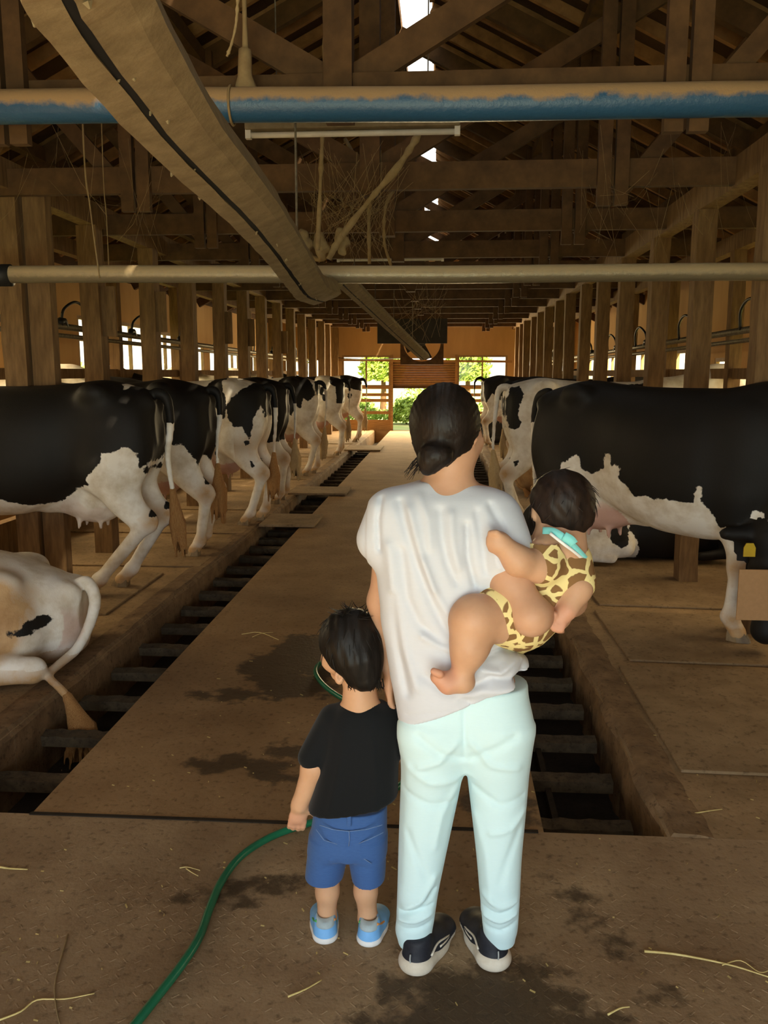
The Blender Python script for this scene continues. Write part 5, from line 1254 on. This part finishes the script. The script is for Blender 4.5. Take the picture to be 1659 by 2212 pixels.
# t-shirt
f = Field((-.26, 1.93, .60), (.36, 2.42, 1.36), 0.0050)
stackpx(f, [(1038, 905, 1010, 0, .050), (1052, 868, 1042, 0, .066), (1075, 832, 1075, -.005, .088), (1105, 818, 1098, -.01, .104), (1150, 812, 1110, -.012, .118), (1200, 812, 1108, -.012, .124), (1260, 816, 1094, -.01, .124), (1320, 822, 1084, -.008, .120), (1380, 831, 1096, -.006, .122), (1430, 839, 1146, -.004, .130), (1450, 842, 1153, -.004, .132), (1480, 848, 1149, -.004, .132), (1530, 857, 1142, -.004, .130), (1585, 866, 1138, -.004, .128)], YW, 0, 2.5)
f.cone(W(846, 1112, -.005), W(822, 1165, -.01), .066, .062, .04, ((0, 1, 0), 1.1)); f.half(W(770, 1180, 0), (-1, 0, -.0), .0) if False else None
f.cone(W(1064, 1120, -.02), W(1092, 1200, -.075), .070, .072, .05, ((0, 1, 0), 1.0))
# sleeve hems: slanted cuts and the hollow round each arm
def hem(p, d, a, r, L):
    q = np.array(p, float); d = np.array(d, float); d /= np.linalg.norm(d); f.cone(q + d * (r + .001), q + d * (r + L), r, r * 1.1, .006, op='s')
hem(W(800, 1222, -.01), W(800, 1300, 0) - W(812, 1222, 0), 0, .075, .06) if False else None
sl = W(795, 1214, -.01); f.cone(sl + np.array((-.075, 0, -.070)), sl + np.array((-.005, 0, -.085)), .062, .058, .006, op='s') if False else None
for P0, P1, xl, sx in (((768, 1186), (814, 1238), 816, -1),):
    a_, b_ = W(*P0), W(*P1); dd = b_ - a_; f.cut2(a_, (dd[2], 0, -dd[0]) if dd[0] > 0 else (-dd[2], 0, dd[0]), W(xl, 1210), (sx, 0, 0))
# hem of the shirt
h0, h1 = W(865, 1588, -.13), W(1152, 1470, -.13); d = h1 - h0; f.half(h0, np.cross(d, (0, 1, 0)) * (1 if np.cross(d, (0, 1, 0))[2] < 0 else -1), .006)
# neckline
f.ell(W(956, 1006, .03), (.120, .11, .038), .008, op='s')
# drape of the jersey
S = lambda pts, w, a, dy=-.11: f.stroke([W(x, y, dy) for x, y in pts], w, a, YW - .01)
for pts, w, a in (([(862, 1090), (880, 1150), (900, 1210), (934, 1300), (965, 1365)], .013, -.007), ([(884, 1100), (905, 1180), (940, 1270)], .012, .006), ([(950, 1105), (955, 1160), (966, 1210), (985, 1255)], .012, -.0075), ([(975, 1110), (978, 1170), (990, 1220)], .012, .006),
        ([(1008, 1135), (1010, 1200), (1026, 1265)], .010, -.008), ([(1032, 1110), (1042, 1170), (1050, 1230)], .012, -.006), ([(868, 1190), (880, 1290), (905, 1345), (955, 1388)], .015, -.007), ([(838, 1180), (850, 1290), (872, 1400), (900, 1480)], .016, .006),
        ([(915, 1370), (950, 1390), (985, 1402)], .012, .008), ([(850, 1290), (862, 1400), (880, 1500)], .014, -.006), ([(1010, 1480), (1060, 1460), (1110, 1470), (1145, 1450)], .012, -.009), ([(1040, 1440), (1080, 1450), (1120, 1430)], .012, .010), ([(1050, 1420), (1090, 1412), (1130, 1425)], .010, -.009), ([(985, 1500), (1040, 1485), (1120, 1490)], .013, .007),
        ([(920, 1460), (965, 1490), (1010, 1505)], .014, -.006), ([(1095, 1400), (1130, 1420), (1150, 1445)], .014, .012), ([(1060, 1095), (1085, 1140), (1095, 1190)], .010, -.006), ([(1075, 1220), (1066, 1180), (1060, 1140)], .010, .005), ([(820, 1085), (815, 1130), (818, 1190)], .008, -.006), ([(880, 1550), (960, 1530), (1050, 1500)], .006, -.002), ([(905, 1075), (925, 1120), (930, 1180)], .012, .005), ([(912, 1205), (930, 1260), (975, 1330)], .012, .005)):
    S(pts, w * .85, a * 1.35)
tee = part('t_shirt', f, M_TEE, woman, 1, None, WO)
# sleeve caps as a separate cut so that their hems stay crisp
f = Field((-.16, 1.98, .02), (.34, 2.36, .86), 0.0052)
bk = -.005
stackpx(f, [(1470, 876, 1140, bk, .108), (1540, 873, 1141, bk, .108), (1580, 876, 1139, bk, .102), (1612, 884, 1130, bk, .088), (1640, 905, 1108, bk, .06)], YW, 0, 2.3)
lg = [(1560, 868, 1006, bk, .098), (1610, 868, 1006, bk, .096), (1680, 866, 997, bk, .088), (1760, 863, 981, -.01, .078), (1850, 860, 962, -.015, .066), (1930, 858, 946, -.02, .058), (1985, 856, 938, -.016, .050), (2008, 854, 934, -.012, .049), (2024, 858, 929, -.006, .046), (2036, 861, 927, -.003, .044)]
rgt = [(1560, 1004, 1147, bk, .098), (1610, 1005, 1147, bk, .096), (1680, 1010, 1142, bk, .088), (1760, 1019, 1135, -.01, .078), (1850, 1029, 1127, -.015, .066), (1930, 1036, 1123, -.02, .058), (1985, 1041, 1120, -.016, .050), (2005, 1043, 1118, -.012, .049), (2020, 1046, 1114, -.006, .046), (2032, 1049, 1112, -.003, .044)]
stackpx(f, lg, YW, .022, 2.1); stackpx(f, rgt, YW, .022, 2.1)
f.cone(W(930, 1590, -.06), W(935, 1640, -.05), .075, .06, .05, ((0, 1, 0), .8)); f.cone(W(1078, 1580, -.06), W(1072, 1630, -.05), .078, .06, .05, ((0, 1, 0), .8))
S = lambda pts, w, a, dy=-.09: f.stroke([W(x, y, dy) for x, y in pts], w, a, YW - .015)
for pts, w, a, dy in (([(1002, 1530), (1003, 1590), (1004, 1640)], .006, -.005, -.10), ([(905, 1590), (950, 1625), (992, 1640)], .012, -.006, -.11), ([(1020, 1640), (1060, 1620), (1110, 1590)], .012, -.006, -.11), ([(880, 1660), (930, 1690), (985, 1690)], .012, .005, -.10), ([(875, 1720), (930, 1740), (975, 1740)], .010, -.005, -.09), ([(1030, 1710), (1080, 1740), (1130, 1730)], .010, -.005, -.09),
        ([(1025, 1770), (1050, 1850), (1060, 1950)], .012, .004, -.08), ([(940, 1900), (915, 1945), (875, 1965)], .010, .007, -.08), ([(935, 1930), (910, 1965), (870, 1985)], .008, -.007, -.08), ([(860, 2000), (895, 1998), (932, 1985)], .007, .008, -.085), ([(858, 2022), (895, 2018), (932, 2008)], .006, -.006, -.085), ([(862, 1985), (890, 1980), (930, 1965)], .006, -.006, -.085), ([(1045, 1940), (1080, 1962), (1118, 1955)], .009, .006, -.08), ([(1044, 1990), (1080, 1998), (1118, 1985)], .007, .008, -.085), ([(1046, 1975), (1080, 1982), (1118, 1970)], .006, -.006, -.085), ([(1050, 2018), (1080, 2022), (1114, 2010)], .006, -.006, -.085), ([(870, 1640), (866, 1760), (862, 1900)], .008, -.003, -.05), ([(985, 1600), (950, 1640), (905, 1655)], .010, .006, -.1), ([(1018, 1600), (1060, 1650), (1120, 1660)], .010, .006, -.1), ([(990, 1700), (955, 1760), (940, 1830)], .010, .005, -.08), ([(880, 1800), (905, 1860), (920, 1900)], .010, -.004, -.08), ([(1120, 1800), (1095, 1860), (1080, 1910)], .010, -.004, -.08), ([(1135, 1760), (1105, 1790), (1060, 1800)], .009, .005, -.08)):
    S(pts, w * .95, a * 1.1, dy)
part('trousers', f, M_PANTS, woman, 1, None, WO)
def shoe(parent, heel, toe, L, wd, hgt, m_up, m_sole, org, kind):
    """trainer: sole, upper and trims; heel and toe on the floor"""
    h = np.array((heel[0], heel[1], 0.0)); d = np.array((toe[0] - heel[0], toe[1] - heel[1], 0.0)); d /= np.linalg.norm(d); r = np.array((d[1], -d[0], 0)); up = np.array((0, 0, 1.0))
    Q = lambda a, b, c: h + d * a * L + r * b * wd + up * c * hgt
    f = Field(h + np.minimum(0, d * L) - .08, h + np.maximum(0, d * L) + .08 + np.array((0, 0, hgt)), .0042)
    f.cone(Q(.17, 0, .22), Q(.80, 0, .16), wd * .42, wd * .44, .01, (up, .55)); f.cone(Q(.15, 0, .3), Q(.20, 0, .86), wd * .36, wd * .33, .02); f.cone(Q(.22, 0, .7), Q(.55, 0, .4), wd * .32, wd * .34, .03); f.cone(Q(.50, 0, .40), Q(.82, 0, .24), wd * .34, wd * .36, .03, (up, .7))
    f.half(Q(.1, 0, .93) , np.array((0, 0, 1.0)) - d * .25, .006); f.half(Q(0, 0, .17), -up, 0)
    f.cone(Q(.26, 0, .80), Q(.24, 0, 1.3), wd * .25, wd * .27, .008, op='s')
    up_o = part('shoe', f, m_up, parent, 1, None, org)
    g = Field(h + np.minimum(0, d * L) - .08, h + np.maximum(0, d * L) + .08 + np.array((0, 0, hgt)), .0042)
    g.cone(Q(.165, 0, .20 if kind == 'black' else .15), Q(.52, 0, .10), wd * .515, wd * .48, .02, (up, .7)); g.cone(Q(.52, 0, .10), Q(.82, 0, .10), wd * .48, wd * .49, .02, (up, .5))
    g.half(Q(0, 0, .005), -up, .004); g.half(Q(0, 0, .46 if kind == 'black' else .40), up + d * .11, .004)
    part('sole', g, m_sole, up_o, 1, None, org)
    def strip(pts, rad, m, nm): MB().tube([Vector(np.array(p) - org) for p in smooth_path(pts, 4)], rad, 6).build(nm, m, up_o, True)
    if kind == 'black':
        strip([Q(.005, 0, .34), Q(-.012, 0, .5), Q(.0, 0, .64)], .0022, M_TRIM, 'heel_stripe')
        for s in (-1, 1): strip([Q(.18, s * .44, .45), Q(.36, s * .42, .52), Q(.55, s * .47, .42), Q(.68, s * .46, .30), Q(.55, s * .49, .33), Q(.40, s * .46, .38)], .0032, M_SOLE, 'side_swoop')
    else:
        for s in (-1, 1): strip([Q(.10, s * .34, .86), Q(.30, s * .42, .62), Q(.55, s * .46, .42), Q(.78, s * .42, .30)], .0042, M_ORNG if s > 0 else M_SOCK, 'side_piping')
        strip([Q(.03, 0, .60), Q(.02, 0, .72), Q(.05, 0, .88)], .006, M_TRIM, 'pull_tab')
        g = Field(h + np.minimum(0, d * L) - .06, h + np.maximum(0, d * L) + .06 + np.array((0, 0, hgt)), .004)
        g.cone(Q(.14, 0, .66), Q(.19, 0, .94), wd * .385, wd * .36, .004); g.half(Q(0, 0, .62), -up, .004); g.half(Q(.1, 0, .95), up - d * .25, .004); g.cone(Q(.25, 0, .70), Q(.24, 0, 1.3), wd * .26, wd * .28, .004, op='s'); part('collar', g, M_SGREY, up_o, 1, None, org)
    return up_o
hl, hr = PZ(886, 2114), PZ(1076, 2107)
shoe(woman, hl + np.array((0, .012, 0)), PZ(955, 2005), .245, .098, .098, M_SHOEK, M_SOLE, WO, 'black')
shoe(woman, hr + np.array((0, .012, 0)), PZ(1028, 2000), .245, .098, .098, M_SHOEK, M_SOLE, WO, 'black')

# ---------------------------------------------------------------- the baby on her hip
YB = 2.14
B = lambda x, y, dy=0.0: PY(x, y, YB + dy)
baby = empty('baby', tuple(B(1160, 1320))); tag(baby, 'bare legged baby in a giraffe print romper held on the woman\'s right hip', 'person'); BO = np.array(baby.location)
bh = B(1214, 1085, .03); bf = np.array((.45, .85, -.30)); bf /= np.linalg.norm(bf)
f = Field((-.10, 1.88, .64), (.47, 2.45, 1.33), .0038)
f.ell(bh, (.076, .084, .074), 0); f.ell(bh + bf * .03 + np.array((0, 0, -.03)), (.06, .06, .055), .03); face(f, bh, bf, (0, 0, 1), .80)
f.ell(B(1153, 1107, .02), (.008, .014, .020), .006)
f.cone(bh + np.array((0, -.01, -.05)), B(1205, 1170, .0), .040, .045, .03)
f.chain([B(1206, 1190, .0), B(1170, 1275, .0), B(1118, 1335, -.01)], [.072, .070, .072], .04)                       # trunk
f.chain([B(1175, 1195, -.055), B(1165, 1225, -.085), B(1120, 1212, -.115), B(1086, 1178, -.125)], [.040, .037, .034, .026], .02)   # left arm round her back
# closed fist
fc = B(1073, 1170, -.128); f.ell(fc, (.026, .022, .027), .015)
for i, (x, y) in enumerate(((1060, 1152), (1057, 1163), (1057, 1175), (1061, 1186))): f.chain([B(x + 12, y - 1, -.137), B(x, y, -.134), B(x + 3, y + 3, -.118)], [.0075, .0075, .0065], .003)
f.chain([B(1082, 1160, -.14), B(1072, 1152, -.145), B(1064, 1151, -.142)], [.009, .008, .007], .004)
f.chain([B(1242, 1235, -.01), B(1247, 1272, -.05), B(1226, 1318, -.085)], [.038, .034, .025], .02)                       # right arm hanging down
hc2 = B(1208, 1338, -.092); f.ell(hc2, (.023, .018, .022), .015)
for i, (x, y) in enumerate(((1189, 1350), (1196, 1358), (1204, 1361), (1212, 1361))): f.chain([B(x + 6, y - 12, -.105), B(x, y, -.108), B(x + 3, y + 3, -.092)], [.0072, .0072, .006], .001)
f.chain([B(1198, 1328, -.105), B(1185, 1335, -.104)], [.009, .007], .004)
f.chain([B(1100, 1335, -.06), B(1028, 1335, -.125)], [.068, .056], .03); f.ell(B(1022, 1340, -.125), (.052, .05, .052), .03)        # left thigh and knee
f.chain([B(1018, 1350, -.125), B(1014, 1398, -.135), B(997, 1458, -.135)], [.043, .042, .026], .03)
f.chain([B(996, 1468, -.135), B(968, 1476, -.14), B(945, 1462, -.145)], [.029, .024, .018], .015, ((0, 1, 0), 1.1)); f.ell(B(1000, 1476, -.135), (.028, .026, .022), .015)
for i in range(5): f.cone(B(950 + i * 2.5, 1456 + i * 5.2, -.165 + i * .010), B(937 + i * 3.2, 1450 + i * 6.0, -.168 + i * .010), .0105 - .0008 * i, .0088 - .0009 * i, .0015)
f.chain([B(1120, 1345, .05), B(1080, 1380, .17), B(1070, 1450, .2)], [.065, .05, .03], .03)                          # right leg in front of her
part('body', f, M_SKIN_B, baby, 1, {'blush': lambda V: np.clip(1.1 - np.minimum(np.linalg.norm(V - B(945, 1462, -.14), axis=1) / .06, np.linalg.norm(V - hc2, axis=1) / .05), 0, .35)}, BO)
f = Field(bh - .15, bh + .15, .0046); f.ell(bh + np.array((.0, -.008, .008)), (.081, .088, .077), 0); f.ell(bh + np.array((.012, -.03, -.035)), (.062, .05, .045), .03)
f.half(bh + bf * .052, bf + np.array((0, 0, -.3)), .01); f.ell(B(1150, 1120, .02), (.022, .05, .026), .006, op='s')
f.warp(lambda X, Y_, Z: 0.0016 * np.sin((X - bh[0]) * 190 + (Z - bh[2]) * 120) * np.sin((Z - bh[2]) * 60 + 2))
bhair = part('hair', f, M_HAIR_B, baby, 1, None, BO)
wb = MB(); rg = random.Random(4)
for i in range(70):
    a = rg.uniform(0, 6.28); e = rg.uniform(-.4, 1.3); n_ = np.array((math.cos(a) * math.cos(e), math.sin(a) * math.cos(e) - .3, math.sin(e))); n_ /= np.linalg.norm(n_)
    if n_ @ bf > .45: continue
    p0 = bh + n_ * np.array((.079, .087, .076)); t_ = np.array((rg.uniform(-1, 1), -.2, -.9)); t_ -= n_ * (t_ @ n_); t_ /= np.linalg.norm(t_)
    wb.tube([Vector(p - BO) for p in (p0, p0 + n_ * .005 + t_ * .02, p0 + n_ * .007 + t_ * .04)], [.0014, .0012, .0004], 4, False)
wb.build('loose_strands', M_HAIR_B, bhair, True)['kind'] = 'stuff'
for s in (-1, 1):
    e = bh + bf * .072 + np.cross(bf, (0, 0, 1)) * s * .026; MB().tube([Vector(e - BO), Vector(e + bf * .008 - BO)], [.008, .003], 8).build('eye', M_EYE, baby, True)
# romper: chest with two puffed sleeves, waist pinched under her arm, seat with leg holes
f = Field((.06, 1.93, .74), (.44, 2.36, 1.19), .0044)
f.chain([B(1196, 1180, -.005), B(1192, 1235, .0), B(1172, 1290, .0), B(1130, 1330, -.01)], [.070, .080, .080, .082], .03)
f.cone(B(1178, 1180, -.04), B(1172, 1222, -.075), .050, .050, .02); f.cone(B(1236, 1210, .0), B(1245, 1258, -.03), .050, .049, .02)
f.cone(B(1095, 1325, -.05), B(1075, 1325, -.075), .078, .074, .03); f.ell(B(1120, 1350, -.03), (.075, .085, .055), .03); f.cone(B(1120, 1350, .04), B(1095, 1370, .11), .072, .066, .03)
f.ell(B(1225, 1158, -.06), (.024, .05, .045), .006, op='s')
f.cone(B(1248, 1290, -.06), B(1236, 1325, -.09), .036, .045, .004, op='s')
S = lambda pts, w, a, dy=-.07: f.stroke([B(x, y, dy) for x, y in pts], w, a)
for pts, w, a in (([(1185, 1165), (1195, 1200), (1190, 1245)], .006, -.007), ([(1160, 1245), (1185, 1262), (1205, 1240)], .006, -.010), ([(1165, 1270), (1200, 1262), (1230, 1240)], .006, .007), ([(1205, 1230), (1225, 1200), (1235, 1170)], .006, -.008), ([(1175, 1290), (1210, 1285), (1245, 1260)], .005, -.007), ([(1085, 1275), (1100, 1310), (1130, 1360)], .007, -.008), ([(1075, 1285), (1082, 1330), (1098, 1370)], .006, .006), ([(1110, 1290), (1130, 1340), (1150, 1370)], .006, .005)): S(pts, w, a)
part('romper', f, M_GIR, baby, 1, None, BO)
# bib tied round the neck
def ribbon(name, pts, wd, m, parent, org, th=.004):
    q = smooth_path(pts, 5); vs = []; fs = []
    for i, p in enumerate(q):
        d = q[min(i + 1, len(q) - 1)] - q[max(i - 1, 0)]; d /= np.linalg.norm(d); v = _C - p; v /= np.linalg.norm(v); s = np.cross(d, v); s /= np.linalg.norm(s); w_ = wd * (1 if not callable(wd) else 1)
        for a, b in ((-1, 0), (1, 0), (1, 1), (-1, 1)): vs.append(p + s * a * w_ / 2 - v * b * th - org)
    for i in range(len(q) - 1):
        for k in range(4): fs.append((i * 4 + k, i * 4 + (k + 1) % 4, (i + 1) * 4 + (k + 1) % 4, (i + 1) * 4 + k))
    fs += [(3, 2, 1, 0), tuple((len(q) - 1) * 4 + k for k in range(4))]
    return MB().add(vs, fs).build(name, m, parent, True)
bib = ribbon('bib', [B(1172, 1146, -.045), B(1196, 1148, -.072), B(1220, 1163, -.088), B(1244, 1186, -.072), B(1264, 1208, -.045)], .017, M_AQUA, baby, BO)
ribbon('bib_lining', [B(1188, 1152, -.078), B(1216, 1174, -.091), B(1240, 1192, -.076), B(1262, 1210, -.044)], .007, M_BIBW, bib, BO)
ribbon('bib_snap_tab', [B(1218, 1158, -.094), B(1232, 1166, -.097), B(1240, 1176, -.092)], .022, M_AQUA, bib, BO)

# ---------------------------------------------------------------- the small child
YT = 2.24
T = lambda x, y, dy=0.0: PY(x, y, YT + dy)
child = empty('child', (float(T(750, 1900)[0]), YT, 0)); tag(child, 'small child in a black t-shirt and blue denim shorts holding the woman\'s side', 'person'); TO = np.array(child.location)
th_ = T(764, 1390, .0); tf = np.array((-.78, .60, -.12)); tf /= np.linalg.norm(tf)
f = Field((-.50, 2.02, .05), (-.06, 2.50, .99), .0038)
Rz = Matrix.Rotation(math.atan2(tf[1], tf[0]) - R90, 3, 'Z')
f.ell(th_ + np.array((0, 0, .0)), (.072, .084, .083), 0, Rz); f.ell(th_ + tf * .025 + np.array((0, 0, -.045)), (.058, .062, .055), .03, Rz); face(f, th_ + np.array((0, 0, -.015)), tf, (0, 0, 1), .84)
f.ell(T(733, 1462, -.055), (.014, .012, .022), .006); f.ell(T(733, 1463, -.066), (.006, .007, .012), .003, op='s')
f.cone(T(776, 1478, -.005), T(780, 1545, -.005), .044, .056, .03)
f.cone(T(735, 1560, 0), T(825, 1560, 0), .045, .045, .03); stackpx(f, [(1550, 735, 825, 0, .05), (1650, 720, 825, 0, .058), (1740, 712, 820, 0, .06), (1785, 705, 818, 0, .055)], YT, .03)
f.chain([T(722, 1572, 0), T(678, 1655, -.015), T(648, 1738, -.01)], [.032, .033, .023], .02)
hand(f, T(648, 1736, -.01), None, T(640, 1790, .01) - T(648, 1736, -.01), (1, .2, .0), (-.3, -1, 0), .74, .28)
f.chain([T(838, 1570, 0), T(856, 1620, .03), T(855, 1560, .12), T(850, 1500, .13)], [.032, .030, .028, .022], .02)    # right arm up to her hand
hand(f, T(850, 1502, .13), None, (.0, .1, 1), (-1, 0, 0), (0, 1, 0), .62, .5)
for l, r, top in ((707, 706, 712), (790, 795, 790)):
    f.chain([T(top, 1830, 0), T(l, 1925, .0), T(r, 1985, .012), T(r, 2000, .012)], [.040, .031, .026, .025], .02)
part('body', f, M_SKIN_T, child, 1, {'blush': lambda V: np.clip(.9 - np.minimum(np.linalg.norm(V - (th_ + tf * .06 + np.array((0, 0, -.05))), axis=1) / .06, np.linalg.norm(V - T(638, 1775), axis=1) / .05), 0, .30)}, TO)
for s in (-1, 1):
    e = th_ + np.array((0, 0, -.012)) + tf * .076 + np.cross(tf, (0, 0, 1)) * s * .026; MB().tube([Vector(e - TO), Vector(e + tf * .008 - TO)], [.008, .003], 8).build('eye', M_EYE, child, True)
f = Field(th_ - .16, th_ + .16, .0046)
f.ell(th_ + np.array((-.006, -.008, .008)), (.090, .090, .092), 0); f.ell(th_ + np.array((.018, -.035, -.05)), (.062, .052, .058), .03); f.cone(T(778, 1425, -.055), T(790, 1465, -.06), .05, .034, .03)
f.half(th_ + tf * .058 + np.array((0, 0, .02)), tf + np.array((0, 0, -.50)), .012)
f.ell(T(720, 1472, -.05), (.032, .05, .034), .008, op='s')
f.warp(lambda X, Y_, Z: 0.0016 * np.sin((X - th_[0]) * 230 + (Z - th_[2]) * 40) * np.sin((Z - th_[2]) * 40 + 2))
chair_ = part('hair', f, M_HAIR_T, child, 1, None, TO)
wb = MB(); rg = random.Random(14)
for i in range(80):
    a = rg.uniform(0, 6.28); e = rg.uniform(-.35, 1.5); n_ = np.array((math.cos(a) * math.cos(e), math.sin(a) * math.cos(e) - .25, math.sin(e))); n_ /= np.linalg.norm(n_)
    if n_ @ tf > .5: continue
    p0 = th_ + np.array((-.006, -.008, .008)) + n_ * np.array((.088, .088, .090)); t_ = np.array((n_[0] * .6 + rg.uniform(-.3, .3), n_[1] * .5, -.9 if n_[2] < .8 else .3)); t_ -= n_ * (t_ @ n_) * .8; t_ /= np.linalg.norm(t_); L_ = .035 if n_[2] < .85 else .028
    wb.tube([Vector(p - TO) for p in (p0, p0 + n_ * .003 + t_ * L_ * .5, p0 + n_ * (.003 if n_[2] < .85 else .010) + t_ * L_)], [.0018, .0014, .0004], 4, False)
for i in range(40):
    x = rg.uniform(752, 828); a = T(x, 1470 + rg.uniform(-8, 4), -.075); wb.tube([Vector(p - TO) for p in (a, T(x + rg.uniform(-2, 4), 1483, -.07), T(x + rg.uniform(-3, 8), 1490 + rg.uniform(-4, 6), -.062))], [.0024, .002, .0005], 4, False)
wb.build('loose_strands', M_HAIR_T, chair_, True)['kind'] = 'stuff'
# black t-shirt
f = Field((-.50, 2.05, .33), (-.06, 2.44, .80), .0050)
f.cone(T(722, 1556, 0), T(676, 1636, -.012), .046, .042, .025); f.cone(T(842, 1556, 0), T(862, 1606, .015), .046, .040, .025)
f.half(T(668, 1650, 0), T(655, 1700, 0) - T(676, 1636, 0) if False else np.array((-.38, 0, -.92)) * 1.0, .0) if False else None
q0 = T(668, 1650, -.012); f.cone(q0 + np.array((-.012, 0, -.075)), q0 + np.array((-.03, 0, -.10)), .060, .060, .004, op='s') if False else None
a_, b_ = T(640, 1636, 0), T(698, 1660, 0); dd = b_ - a_; f.cut2(a_, (dd[2], 0, -dd[0]), T(697, 1650, 0), (-1, 0, 0))
stackpx(f, [(1512, 748, 818, 0, .045), (1530, 722, 846, 0, .064), (1560, 704, 862, 0, .078), (1620, 697, 862, 0, .086), (1690, 682, 860, 0, .092), (1750, 666, 861, 0, .098), (1800, 658, 860, 0, .100)], YT, .012, 2.4)
f.ell(T(779, 1505, .02), (.060, .075, .026), .005, op='s')
h0, h1 = T(660, 1783, -.1), T(862, 1752, -.1); d = h1 - h0; n_ = np.cross(d, (0, 1, 0)); f.half(h0, n_ * (1 if n_[2] < 0 else -1), .005)
S = lambda pts, w, a, dy=-.09: f.stroke([T(x, y, dy) for x, y in pts], w, a)
for pts, w, a in (([(712, 1600), (705, 1640), (700, 1680)], .010, -.008), ([(850, 1600), (845, 1680), (850, 1740)], .012, -.006), ([(740, 1560), (735, 1650), (715, 1750)], .014, .005), ([(800, 1560), (810, 1650), (815, 1750)], .014, .004)): S(pts, w, a)
part('t_shirt', f, M_BLACK, child, 1, None, TO)
# denim shorts
f = Field((-.44, 2.08, .20), (-.14, 2.42, .50), .0044)
stackpx(f, [(1735, 682, 836, 0, .078), (1770, 676, 836, 0, .084), (1810, 670, 835, -.002, .086), (1835, 668, 834, -.002, .080)], YT, 0, 2.3)
stackpx(f, [(1800, 670, 754, -.002, .076), (1850, 664, 750, -.004, .072), (1890, 660, 742, -.006, .068), (1916, 664, 730, -.006, .062)], YT, .012, 2.1); stackpx(f, [(1800, 752, 835, -.002, .076), (1850, 754, 834, -.004, .072), (1890, 760, 832, -.006, .068), (1916, 768, 828, -.006, .062)], YT, .012, 2.1)
S = lambda pts, w, a, dy=-.085: f.stroke([T(x, y, dy) for x, y in pts], w, a)
for pts, w, a in (([(753, 1790), (753, 1830)], .006, -.006), ([(680, 1790), (700, 1815), (735, 1822)], .005, .004), ([(735, 1822), (736, 1850), (710, 1862)], .004, .003), ([(775, 1820), (800, 1808), (830, 1790)], .005, .004), ([(775, 1820), (778, 1850), (805, 1866)], .004, .003), ([(668, 1850), (695, 1880), (735, 1870)], .009, -.005), ([(765, 1870), (800, 1885), (832, 1870)], .009, -.005), ([(668, 1900), (700, 1910), (735, 1905)], .004, .004), ([(768, 1908), (800, 1912), (830, 1900)], .004, .004)): S(pts, w, a)
sh_ = part('shorts', f, M_DENIM, child, 1, None, TO)
def seam(pts, dy, r=.0013):
    MB().tube([Vector(T(x, y, dy) - TO) for x, y in pts], r, 5).build('stitching', M_SEAM, sh_, True)
MB().box(tuple(T(754, 1772, -.086) - TO), (.012, .005, .035)).build('belt_loop', M_DENIM, sh_, bevel=.002)
seam([(690, 1782), (720, 1792), (753, 1796), (790, 1792), (826, 1782)], -.0865); seam([(754, 1796), (755, 1815), (753, 1828)], -.086)
seam([(683, 1792), (700, 1815), (730, 1824)], -.086); seam([(730, 1824), (734, 1848), (712, 1860)], -.084); seam([(775, 1822), (800, 1812), (828, 1798)], -.086); seam([(775, 1822), (778, 1850), (803, 1866)], -.083)
for x, y in ((706, 1990), (796, 1994)):
    c = T(x, y, .012); g = Field(c - .06, c + .06, .004); g.cone(c + np.array((0, 0, .018)), c + np.array((0, .0, -.03)), .0295, .030, 0); g.half(c + np.array((0, 0, .016)), (0, 0, 1), .003); o = part('sock', g, M_SOCK, child, 1, None, TO)
shoe(child, PZ(703, 2042) + np.array((0, .008, 0)), PZ(697, 1955), .155, .073, .072, M_LBLUE, M_SOLEW, TO, 'blue')
shoe(child, PZ(793, 2048) + np.array((0, .008, 0)), PZ(822, 1962), .155, .073, .072, M_LBLUE, M_SOLEW, TO, 'blue')
